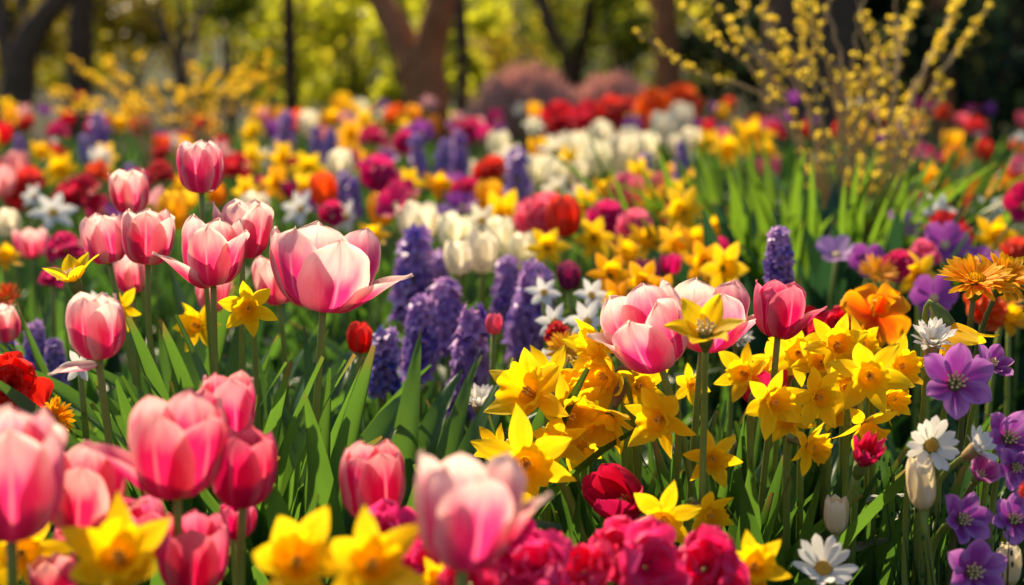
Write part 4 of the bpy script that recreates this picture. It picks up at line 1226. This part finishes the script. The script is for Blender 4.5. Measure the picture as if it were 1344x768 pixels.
faced('daffodil', 1134, 556, 82, 1.24, .35, -.55, 'yellow daffodil hanging its head above the ruby flower', rise=8, group=DR)
faced('daffodil', 1140, 490, 100, 1.20, -.10, .10, 'large yellow daffodil facing out at the right of the stand', rise=12, group=DR)
faced('daffodil', 1176, 482, 82, 1.27, .55, .30, 'yellow daffodil behind the large one, petals thrown up to the right', rise=24, group=DR)
faced('daffodil', 1096, 455, 84, 1.30, .10, .55, 'yellow daffodil turned up on a dark bent neck at the top of the stand', rise=22, group=DR)
faced('daffodil', 1046, 462, 86, 1.36, .05, .12, 'yellow daffodil with an orange corona right behind the deep rose tulip', rise=12, group=DR)
faced('daffodil', 978, 490, 80, 1.38, -.35, .20, 'blurred yellow daffodil behind the stem of the deep rose tulip on its left', rise=14, group=DR)
faced('daffodil', 1096, 535, 60, 1.30, .1, -.5, 'yellow daffodil half hidden behind the ruffled one in the centre', rise=12, group=DR)
faced('daffodil', 905, 505, 56, 1.42, .5, .1, 'yellow daffodil peeping out between the stems of the two pale tulips', rise=14, group=DR)
faced('daffodil', 760, 580, 80, 1.28, .2, -.5, 'yellow daffodil in the shade below the many-petalled one', rise=12, group=DR)
for (cx, cy, dp, d, fx, fz) in ((722, 496, 84, 1.30, .1, .4), (764, 518, 88, 1.30, -.2, .2), (724, 580, 90, 1.24, .3, -.1), (836, 508, 80, 1.30, .3, .2),
                                (655, 588, 70, 1.22, -.6, .0)):
    faced('daffodil', cx, cy, dp, d, fx, fz, 'yellow daffodil crowded among others in the left mass of the daffodil stand', rise=random.uniform(8, 28), group='daffodils crowded in the left mass', leaves=2)
for (cx, cy, dp, d, fx, fz) in ((1034, 548, 70, 1.26, -.3, -.2), (1108, 508, 78, 1.28, .3, .2), (1078, 476, 72, 1.33, -.3, .3), (1166, 520, 66, 1.30, .5, -.1), (1128, 452, 70, 1.36, .2, .4), (1020, 480, 66, 1.40, -.4, .2)):
    faced('daffodil', cx, cy, dp, d, fx, fz, 'yellow daffodil crowded among others in the right half of the daffodil stand', rise=random.uniform(8, 28), group='daffodils crowded in the right half', leaves=2)
DF = 'blurred daffodils at the front edge'
faced('daffodil', 988, 745, 92, 1.0, .1, .45, 'yellow daffodil bloom turned up in front, right of the magenta ruffled flowers', rise=32, group=DF, leaves=1, lh=.2)
faced('daffodil', 160, 735, 158, .84, -.05, .50, 'widest blurred daffodil at the front, below the striped rose tulip', rise=28, group=DF, leaves=0)
faced('daffodil', 388, 738, 160, .82, .1, .45, 'blurred daffodil in front with one tall upright petal, right of the rose tulips', rise=30, group=DF, leaves=0)
faced('daffodil', 484, 744, 150, .80, .2, .45, 'blurred daffodil in front below the tightly closed tulip', rise=26, group=DF, leaves=0)
faced('daffodil', 28, 726, 130, .95, .2, .3, 'blurred daffodil in the front left corner behind two tulip stems', rise=20, group=DF, leaves=1, lh=.2)
faced('daffodil', 576, 760, 64, .92, .0, .4, 'small yellow daffodil peeping up under the biggest blurred tulip', rise=24, group=DF, leaves=1, lh=.18)
faced('starflower', 1240, 424, 130, 1.26, .35, -.72, 'large drooping yellow bloom with broad petals behind the cream daisy', rise=50, n=6, lean=(.02, .03), roll=10)

# hyacinths
def hyacinth(cx, y0, y1, wpx, d, label, seed, lean=0.):
    S = (y1 - y0) / F * d; W_ = wpx / F * d
    lo = at(cx, y1, d)
    base = Vector((lo.x - lean, lo.y, 0))
    root = thing('hyacinth', label, 'hyacinth', base, 'violet hyacinths in the middle of the bed')
    hl = lo - base
    st = MB(); st.tube(bez([(0, 0, -.01), (0, 0, hl.z * .4), hl * .8, hl + Vector((0, 0, .01))], 10), .0055, 8)
    obj('stem', st.mesh('stem', M['stem']), root)
    obj('flower_spike', SPIKE[seed % 3], root, Matrix.Translation(hl) @ Matrix.Rotation(random.uniform(-.13, .13), 4, 'Y') @ Matrix.Rotation(random.uniform(-.1, .1), 4, 'X') @ Matrix.Rotation(seed * 1.3, 4, 'Z') @ Matrix.Diagonal((W_ / .53, W_ / .53, S, 1)))
    add_leaves(root, 7, STRAP, .24, .36, 1.8, .025)
hyacinth(502, 430, 520, 50, 1.70, 'shortest violet hyacinth, leftmost of the three at the front', 1)
hyacinth(549, 388, 496, 50, 1.78, 'slim violet hyacinth with a pale tip, second of the front hyacinths', 2)
hyacinth(590, 370, 462, 56, 1.88, 'pale lilac topped hyacinth behind the second and third front ones', 3)
hyacinth(612, 404, 548, 62, 1.66, 'tall violet hyacinth with lilac florets, nearest to the big blurred tulip', 4)
hyacinth(690, 345, 474, 66, 1.86, 'broadest violet hyacinth left of the yellow daffodil stand', 5)
hyacinth(664, 340, 430, 44, 2.05, 'violet hyacinth half behind the broadest one', 6)
hyacinth(540, 302, 424, 62, 2.10, 'tall dark blue hyacinth right of the largest open tulip', 7)
hyacinth(570, 334, 424, 44, 2.16, 'dark blue hyacinth half behind the tall dark one', 8)
hyacinth(1022, 302, 375, 44, 1.62, 'single violet hyacinth rising above the deep rose tulip', 9)
hyacinth(12, 440, 505, 38, 1.75, 'dark hyacinth at the left border above the red ruffled flower', 10)
hyacinth(48, 424, 502, 36, 1.8, 'dark hyacinth between the border one and the low pink tulip', 11)
hyacinth(76, 446, 508, 34, 1.72, 'dark hyacinth close behind the loose petal of the low pink tulip', 12)

# anemones, daisies and gerberas on the right
PA = 'purple anemones in the right corner'
faced('anemone', 1253, 505, 106, 1.17, .0, .62, 'largest purple anemone with pale stamens, above the white open daisy', rise=20, roll=25, group=PA, lean=(.01, .02))
faced('anemone', 1300, 482, 62, 1.30, .1, .85, 'flat purple anemone seen from the side behind the largest one', rise=18, group=PA)
faced('anemone', 1322, 577, 92, 1.17, .0, .50, 'purple anemone at the right border beside the half closed white daisy', rise=28, roll=10, group=PA)
faced('anemone', 1332, 612, 64, 1.15, .05, .15, 'dark violet anemone facing out at the right border, under the other', rise=20, group=PA)
faced('mauve', 1283, 628, 64, 1.14, .05, .80, 'small pinkish mauve anemone cupped upward below the half closed daisy', rise=40, group=PA)
faced('anemone', 1260, 683, 84, 1.13, .22, .38, 'purple anemone with one folded petal lit pink, middle of the right corner', rise=30, roll=5, group=PA)
faced('anemone', 1330, 684, 78, 1.13, -.1, .50, 'purple anemone cut by the right border below the dark violet one', rise=30, group=PA)
faced('anemone', 1275, 752, 96, 1.08, -.05, .36, 'lowest purple anemone, cut by the lower border', rise=26, roll=20, group=PA)
faced('cup', 1223, 452, 66, 1.22, .0, .93, 'white daisy in profile with a tan base, left of the gerbera stems', rise=.9, group='white daisies')
faced('cup', 968, 447, 46, 1.55, .1, .85, 'small blurred white daisy behind the stem of the deep rose tulip', group='white daisies')
faced('few', 1222, 585, 70, 1.12, .06, .30, 'open white daisy with a yellow eye above the slender cream bud', group='white daisies', roll=15)
faced('half', 1281, 590, 58, 1.14, .55, .62, 'half closed white daisy with a tan base turned right', group='white daisies')
faced('half', 1080, 748, 84, 1.06, .1, .80, 'low white daisy opened upward at the bottom, beside the broad green leaf', group='white daisies')
faced('cup', 630, 532, 56, 1.45, .0, .9, 'white daisy in profile beneath the tall violet hyacinth', group='white daisies')
faced('half', 714, 486, 56, 1.62, .0, .75, 'blurred white daisy behind the top of the many-petalled daffodil', group='white daisies')
faced('amber', 1280, 368, 92, 1.28, -.05, .93, 'orange-yellow gerbera seen from the side, the left of two at the right border', group='orange gerberas', lean=(0, .01), leaves=2)
faced('amber', 1318, 366, 84, 1.33, .1, .92, 'orange-yellow gerbera at the right border, behind the other', group='orange gerberas', leaves=2)
faced('poppy', 1146, 412, 88, 1.52, .1, .45, 'flaming orange poppy left of the drooping yellow bloom', mat='poppy')
faced('peony', 1098, 432, 66, 1.55, -.1, .5, 'scarlet ruffled flower at the left of the orange poppy', mat='scarlet')
faced('peony', 1056, 436, 62, 1.6, -.1, .5, 'scarlet ruffled flower behind the top daffodil of the stand', mat='scarlet')

# ruffled flowers
RM = 'magenta ruffled flowers along the front edge'
for (cx, cy, dp, d, lb) in (
        (512, 706, 84, .98, 'magenta ruffled flower below the tightly closed tulip'),
        (560, 742, 90, .95, 'magenta ruffled flower behind the stem of the biggest blurred tulip, on its left'),
        (655, 722, 104, .94, 'magenta ruffled flower close right of the biggest blurred tulip'),
        (708, 752, 104, .92, 'magenta ruffled flower low between the biggest tulip and the row of three'),
        (768, 752, 96, .95, 'magenta ruffled flower at the lower border, left in the row of three'),
        (806, 722, 84, 1.0, 'magenta ruffled flower standing highest under the crimson tulip'),
        (846, 746, 112, .94, 'largest magenta ruffled flower in the row, pink-edged'),
        (925, 748, 104, .97, 'deep magenta ruffled flower left of the upturned front daffodil'),
        (618, 768, 84, .90, 'magenta ruffled flower cut by the lower border under the biggest tulip')):
    faced('peony', cx, cy, dp, d, random.uniform(-.35, .35), random.uniform(.25, .8), lb, group=RM, leaves=2)
faced('peony', 10, 508, 84, 1.2, .3, .35, 'bright red ruffled flower at the left border beside the dark hyacinths', mat='scarlet')
faced('amber', 70, 550, 54, 1.30, .0, .35, 'orange marigold between the red ruffled flower and the open front tulip', leaves=2)

# ------------------------------------------------------------------ the middle of the bed
for e in [
    ('ruffle', 'crimson', 102, 258, 60, 'left of the small upper pink tulip'), ('daffodil', 'yellow', 325, 250, 36, 'above the full pink tulip'),
    ('tulip', 'golden', 285, 254, 30, 'under the tallest pink tulip'), ('tulip', 'yellow', 245, 262, 26, 'behind the tallest pink tulip stem'),
    ('ruffle', 'red', 308, 221, 42, 'right of the tallest pink tulip'), ('daffodil', 'yellow', 333, 206, 36, 'right above the red ruffled flower'),
    ('ruffle', 'crimson', 212, 228, 34, 'between the two topmost pink tulips'), ('ruffle', 'crimson', 213, 204, 22, 'above the other crimson one'),
    ('daffodil', 'yellow', 374, 206, 38, 'topmost in the tall yellow cluster'), ('daffodil', 'golden', 364, 240, 40, 'left in the tall yellow cluster'),
    ('daffodil', 'yellow', 405, 222, 44, 'right in the tall yellow cluster'), ('daffodil', 'yellow', 398, 248, 40, 'lowest in the tall yellow cluster'),
    ('tulip', 'maroon', 380, 248, 24, 'in front of the tall yellow cluster'), ('tulip', 'crimson', 385, 216, 20, 'inside the tall yellow cluster'),
    ('ruffle', 'magenta', 497, 238, 58, 'below the forked tree'), ('daffodil', 'yellow', 539, 240, 36, 'right of the magenta ruffled flower'),
    ('daffodil', 'golden', 575, 246, 44, 'under the three far blue hyacinth spikes'), ('ruffle', 'magenta', 612, 253, 34, 'right of the golden daffodil'),
    ('hyacinth', 'violet', 552, 206, 54, 'left of the three dark blue ones below the forked tree'), ('hyacinth', 'violet', 580, 212, 52, 'middle of the three dark blue ones below the forked tree'),
    ('hyacinth', 'violet', 602, 204, 58, 'right of the three dark blue ones below the forked tree'), ('hyacinth', 'violet', 683, 246, 92, 'standing tall and dark between red and cream flowers'),
    ('hyacinth', 'lilac', 450, 252, 50, 'left of the magenta ruffled flower'), ('hyacinth', 'lilac', 466, 262, 52, 'below the magenta ruffled flower'),
    ('hyacinth', 'violet', 434, 196, 48, 'right of the tall yellow cluster'), ('hyacinth', 'violet', 415, 188, 40, 'behind the tall yellow cluster'),
    ('hyacinth', 'violet', 850, 232, 56, 'right of the cream tulips'), ('hyacinth', 'violet', 893, 212, 50, 'below the orange-red ruffled flower'),
    ('hyacinth', 'violet', 28, 198, 40, 'far left below the dark leaning tree'), ('hyacinth', 'violet', 112, 195, 34, 'below the straight dark trunk'),
    ('ruffle', 'red', 735, 160, 56, 'left of three under the mauve bushes'), ('ruffle', 'red', 770, 157, 50, 'middle of three under the mauve bushes'),
    ('ruffle', 'red', 806, 158, 56, 'right of three under the mauve bushes'), ('ruffle', 'orange', 862, 150, 64, 'left below the red-brown trunk'),
    ('ruffle', 'orange', 893, 146, 58, 'right below the red-brown trunk'), ('ruffle', 'red', 645, 231, 42, 'left of the tall dark hyacinth'), ('tulip', 'orange', 656, 214, 30, 'above the red ruffled flower'),
    ('tulip', 'cream', 655, 190, 38, 'standing alone below the mauve bush'), ('tulip', 'yellow', 712, 196, 36, 'left above the cream tulips'), ('daffodil', 'yellow', 746, 214, 40, 'among the cream tulips'),
    ('tulip', 'cream', 701, 222, 42, 'leftmost of the cream tulip patch'), ('tulip', 'cream', 728, 226, 40, 'second in the cream tulip patch'), ('star', 'cream', 732, 250, 40, 'low in front of the cream tulip patch'),
    ('tulip', 'cream', 757, 190, 42, 'upper left in the cream tulip patch'), ('tulip', 'cream', 784, 206, 46, 'in the middle of the cream tulip patch'), ('tulip', 'cream', 816, 196, 48, 'tallest in the cream tulip patch'),
    ('tulip', 'cream', 790, 176, 36, 'uppermost in the cream tulip patch'), ('tulip', 'cream', 758, 228, 34, 'low in the cream tulip patch'), ('tulip', 'cream', 826, 182, 34, 'right end of the cream tulip patch'),
    ('tulip', 'cream', 848, 188, 32, 'beside the violet hyacinth'), ('tulip', 'cream', 872, 168, 44, 'under the orange-red ruffled flower'), ('tulip', 'cream', 893, 156, 42, 'close under the red-brown trunk'),
    ('tulip', 'cream', 906, 184, 34, 'left of the yellow daffodil bunch'), ('star', 'cream', 760, 255, 30, 'low right of the cream tulip patch'),
    ('daffodil', 'yellow', 835, 230, 40, 'right below the cream tulip patch'), ('tulip', 'pink', 868, 240, 30, 'right of the violet hyacinth'), ('daffodil', 'yellow', 888, 256, 44, 'left of the bright leafy clump'),
    ('daffodil', 'golden', 862, 268, 46, 'below the small pink tulip'), ('daffodil', 'golden', 794, 250, 36, 'below the cream tulip patch'),
    ('daffodil', 'yellow', 984, 182, 56, 'biggest of the bunch left of the tall twig shrub'), ('daffodil', 'yellow', 950, 200, 54, 'lowest of the bunch left of the tall twig shrub'), ('daffodil', 'golden', 932, 188, 34, 'smallest of the bunch left of the tall twig shrub'),
    ('daffodil', 'yellow', 1003, 200, 40, 'right end of the bunch left of the tall twig shrub'),
    ('ruffle', 'pink', 712, 294, 66, 'above the broadest hyacinth'), ('ruffle', 'magenta', 796, 296, 52, 'behind the yellow daffodil drift'), ('ruffle', 'pink', 832, 302, 44, 'right of the magenta one behind the yellow drift'),
    ('tulip', 'cream', 550, 290, 48, 'left of the cream patch by the dark hyacinths'), ('tulip', 'cream', 595, 302, 40, 'in the cream patch by the dark hyacinths'), ('star', 'cream', 632, 290, 44, 'top of the cream patch by the dark hyacinths'),
    ('tulip', 'cream', 656, 310, 44, 'right of the cream patch by the dark hyacinths'), ('tulip', 'cream', 602, 338, 40, 'low in the cream patch by the dark hyacinths'), ('tulip', 'cream', 632, 330, 50, 'largest in the cream patch by the dark hyacinths'),
    ('tulip', 'cream', 686, 330, 44, 'directly above the broadest hyacinth'), ('daffodil', 'yellow', 488, 312, 42, 'right of the largest open pink tulip'), ('tulip', 'yellow', 500, 274, 44, 'tall and slim below the magenta ruffled flower'),
    ('daffodil', 'yellow', 718, 326, 52, 'under the pink ruffled flower'), ('daffodil', 'yellow', 780, 312, 48, 'upper left of the yellow drift'), ('daffodil', 'yellow', 818, 338, 60, 'centre of the yellow drift'),
    ('daffodil', 'golden', 800, 362, 56, 'left of the yellow drift'), ('daffodil', 'yellow', 846, 318, 52, 'top of the yellow drift'), ('daffodil', 'yellow', 884, 322, 54, 'right of the yellow drift'),
    ('daffodil', 'golden', 845, 372, 52, 'low in the yellow drift'), ('daffodil', 'golden', 868, 385, 46, 'lowest in the yellow drift'), ('daffodil', 'golden', 812, 396, 52, 'left below the yellow drift'),
    ('daffodil', 'yellow', 912, 318, 50, 'near the leafy clump at the right of the drift'), ('daffodil', 'yellow', 948, 352, 62, 'behind the wide pale tulip'), ('daffodil', 'golden', 925, 345, 50, 'left behind the wide pale tulip'),
    ('daffodil', 'yellow', 935, 302, 44, 'just below the bright leafy clump'),
    ('tulip', 'maroon', 850, 360, 42, 'closed, in front of the yellow drift'), ('tulip', 'magenta', 881, 346, 28, 'small, in front of the yellow drift'), ('tulip', 'maroon', 747, 362, 38, 'closed, right of the broadest hyacinth'),
    ('tulip', 'magenta', 946, 326, 30, 'in the daffodils below the leafy clump'), ('star', 'white', 728, 423, 44, 'left of two above the daffodil stand'), ('star', 'white', 771, 423, 52, 'right of two above the daffodil stand'),
    ('star', 'white', 776, 388, 44, 'upper of the white ones above the daffodil stand'), ('star', 'white', 714, 384, 38, 'just right of the broadest hyacinth'),
    ('ruffle', 'crimson', 733, 440, 34, 'beside the lower end of the broadest hyacinth'), ('gerbera', 'golden', 742, 460, 48, 'under the small crimson flower'), ('tulip', 'red', 472, 443, 42, 'left of the shortest hyacinth'),
    ('tulip', 'pink', 648, 425, 28, 'bud between two front hyacinths'),
    ('anemone', 'lilac', 1098, 336, 60, 'under the dark leafy clump'), ('anemone', 'purple', 1140, 348, 54, 'right of the lilac anemone'), ('anemone', 'lilac', 1184, 300, 50, 'flat, right of the dark leafy clump'),
    ('anemone', 'purple', 1226, 392, 60, 'behind the gerbera bud'), ('gerbera', 'golden', 1150, 360, 50, 'by the purple anemones'), ('ruffle', 'magenta', 1178, 352, 38, 'behind the golden gerbera'),
    ('daffodil', 'yellow', 1205, 362, 54, 'left of the big gerberas'), ('ruffle', 'red', 1245, 306, 58, 'above the big gerberas'), ('ruffle', 'pink', 1214, 334, 38, 'left above the yellow daffodil'),
    ('anemone', 'purple', 1240, 322, 60, 'under the red ruffled flower'), ('daffodil', 'yellow', 1304, 312, 56, 'above the right gerbera'), ('star', 'white', 1297, 278, 42, 'at the right, far above the gerberas'),
    ('anemone', 'purple', 1284, 342, 50, 'between the red ruffled flower and the gerberas'), ('ruffle', 'red', 1336, 338, 44, 'at the right border above the gerbera'), ('tulip', 'magenta', 1205, 262, 22, 'behind the dark leafy clump'),
    ('ruffle', 'orange', 1292, 410, 56, 'below the big gerberas'), ('daffodil', 'golden', 1324, 420, 52, 'at the right border below the gerberas'), ('gerbera', 'golden', 1316, 404, 50, 'behind the stems of the big gerberas'),
    ('gerbera', 'orange', 10, 392, 40, 'at the left border above the border tulip'), ('daffodil', 'yellow', 4, 338, 44, 'at the left border, left of the lone small tulip'), ('ruffle', 'magenta', 86, 328, 48, 'right of the lone small tulip'),
    ('tulip', 'cream', 12, 292, 32, 'at the left border'), ('ruffle', 'magenta', 68, 366, 30, 'above the yellow lily-like bloom'), ('star', 'white', 45, 258, 30, 'left of the crimson ruffled flower'),
    ('star', 'white', 105, 480, 40, 'low behind the low pink tulip'), ('star', 'white', 128, 400, 34, 'behind the yellow lily-like bloom'), ('anemone', 'purple', 418, 270, 50, 'behind the largest open tulip'), ('ruffle', 'magenta', 436, 284, 34, 'just over the largest open tulip'),
    ('anemone', 'lilac', 580, 285, 40, 'between the cream patches'), ('anemone', 'purple', 606, 272, 46, 'below the magenta ruffled flower'), ('star', 'white', 395, 275, 46, 'left above the largest open tulip'), ('star', 'white', 455, 285, 40, 'right above the largest open tulip'),
    ('ruffle', 'red', 1352, 645, 26, 'at the right border in the anemones'),
    ('gerbera', 'golden', 1240, 250, 40, 'right of the tall twig shrub'), ('gerbera', 'golden', 1290, 250, 46, 'in the right part behind the white star'), ('gerbera', 'golden', 1328, 252, 44, 'at the right border, far back'),
    ('tulip', 'yellow', 448, 138, 34, 'highest of the far yellow bunch'), ('daffodil', 'yellow', 460, 146, 32, 'right of the far yellow bunch'), ('daffodil', 'yellow', 436, 158, 36, 'left of the far yellow bunch'), ('tulip', 'cream', 472, 142, 26, 'beside the far yellow bunch'),
    ('daffodil', 'yellow', 476, 158, 28, 'lowest of the far yellow bunch'), ('ruffle', 'orange', 519, 152, 30, 'at the foot of the forked tree'), ('tulip', 'golden', 543, 149, 24, 'at the foot of the forked tree'),
    ('tulip', 'yellow', 365, 153, 28, 'far behind the tall yellow cluster'), ('tulip', 'orange', 388, 156, 28, 'far behind the tall yellow cluster'), ('tulip', 'cream', 405, 162, 34, 'far behind the tall yellow cluster'),
    ('ruffle', 'magenta', 614, 176, 36, 'right above the three blue hyacinth spikes'), ('ruffle', 'magenta', 490, 180, 36, 'below the far yellow bunch'), ('tulip', 'golden', 567, 164, 28, 'behind the three blue hyacinth spikes'),
    ('ruffle', 'orange', 128, 226, 30, 'above the crimson ruffled flower'), ('ruffle', 'red', 36, 164, 22, 'at the foot of the left trunks'), ('ruffle', 'magenta', 76, 172, 26, 'at the foot of the left trunks'),
    ('daffodil', 'yellow', 52, 200, 30, 'right of the far left hyacinth'), ('daffodil', 'golden', 42, 234, 30, 'low at the left'), ('ruffle', 'red', 6, 224, 28, 'at the left border, far back'),
]:
    mid(*e)

# the rest of the far bed, in drifts
ZX = [(0, 180, 'below the dark left trees'), (180, 330, 'below the left twig shrub'), (330, 470, 'left of the forked tree'), (470, 640, 'below the forked tree'),
      (640, 760, 'below the paler mauve bush'), (760, 920, 'below the red-brown trunk'), (920, 1180, 'behind the tall twig shrub'), (1180, 1400, 'right of the tall twig shrub')]
WT = {0: 'red:1.2 magenta:1.8 yellow:2.2 golden:1.2 white:2 violet:.5 orange:1.5 blush:1.4 crimson:.4 purple:1', 1: 'red:1 magenta:1.5 yellow:2.2 orange:1.5 violet:.5 blush:1.6 crimson:.5 golden:1.4 white:1.2 purple:1',
      2: 'yellow:2.6 golden:1.2 violet:.5 magenta:1.2 blush:1.2 cream:1.3 orange:.8 crimson:.3 purple:1.2', 3: 'magenta:1.8 violet:.5 yellow:1.6 blush:1.6 cream:1.4 golden:1.4 red:.6 purple:1.6 orange:.8',
      4: 'cream:2 magenta:1.5 purple:1.2 yellow:1.2 violet:.5 red:1', 5: 'cream:2.6 yellow:2 red:1 violet:.5 pink:1 golden:1 purple:.8', 6: 'yellow:1.5 red:1 purple:1.2 pink:1 orange:.8 cream:.6',
      7: 'purple:2.4 magenta:2 golden:1.6 orange:1 yellow:1.2 pink:1.4 lilac:1.5 red:.8 white:.5'}
KIND = {'red': ['ruffle', 'tulip', 'tulip'], 'magenta': ['ruffle', 'tulip', 'anemone', 'anemone'], 'yellow': ['daffodil', 'daffodil', 'tulip'], 'golden': ['daffodil', 'gerbera'], 'white': ['star', 'daisy'],
        'violet': ['hyacinth'], 'orange': ['ruffle', 'gerbera', 'tulip'], 'pink': ['tulip', 'tulip', 'anemone'], 'crimson': ['ruffle', 'tulip', 'tulip'], 'cream': ['tulip', 'star'],
        'purple': ['anemone', 'tulip'], 'lilac': ['anemone'], 'blush': ['star', 'tulip', 'anemone']}
SZ = {'tulip': .068, 'daffodil': .080, 'ruffle': .072, 'hyacinth': .115, 'anemone': .070, 'gerbera': .072, 'daisy': .06, 'star': .07}
rf = random.Random(77)
pts = []
tries = 0
while len(pts) < 470 and tries < 30000:
    tries += 1
    d = math.sqrt(rf.uniform(2.0 ** 2, 6.4 ** 2))
    X = rf.uniform(-1, 1) * (d * .38 + .05)
    if any((X - a) ** 2 + (d - b_) ** 2 < (.125 + .016 * d) ** 2 for a, b_ in pts): continue
    z = .40 + rf.uniform(-.07, .05)
    # project
    v = Vector((X, d, z)) - Vector((0, 0, HC)); dz = v.dot(FWD)
    px, py = CX + F * v.x / dz, CY - F * v.dot(UPV) / dz
    if px < -30 or px > 1375 or py > 285: continue
    if 900 < px < 1215 and dz < 4.3: continue
    if any(abs(px - a) < s * .8 and abs(py - b_) < s * .8 and abs(dz - dd) < 1.2 for a, b_, s, dd in TAKEN): continue
    pts.append((X, d))
    zi = next((i for i, q in enumerate(ZX) if q[0] - 40 <= px < q[1]), 7)
    ws = [t.split(':') for t in WT[zi].split()]
    col = rf.choices([a for a, _ in ws], [float(c) for _, c in ws])[0]
    kd = rf.choice(KIND[col])
    if kd == 'hyacinth' and dz < 3.3: kd, col = 'daffodil', 'yellow'
    far = 'in the far drift' if dz > 4.3 else 'in the nearer drift'
    n_ = len(TAKEN)
    lb = f"blurred {col} {WORD.get(kd, kd)} {far} {ZX[zi][2]}"
    mid(kd, col, px, py, SZ[kd] * rf.uniform(.8, 1.2) / dz * F, '', d=dz, label=lb, group=f"{col} {WORD.get(kd, kd)}s {far} {ZX[zi][2]}")
    TAKEN.pop()
for lb, os_ in LABELS.items():
    if len(os_) == 1 and 'group' in os_[0] and os_[0]['group'].startswith(tuple(COL)):
        del os_[0]['group']
print('DUP LABELS', [(l, len(o)) for l, o in LABELS.items() if len(o) > 1 and 'group' not in o[0]][:20], 'objects', len(bpy.data.objects))
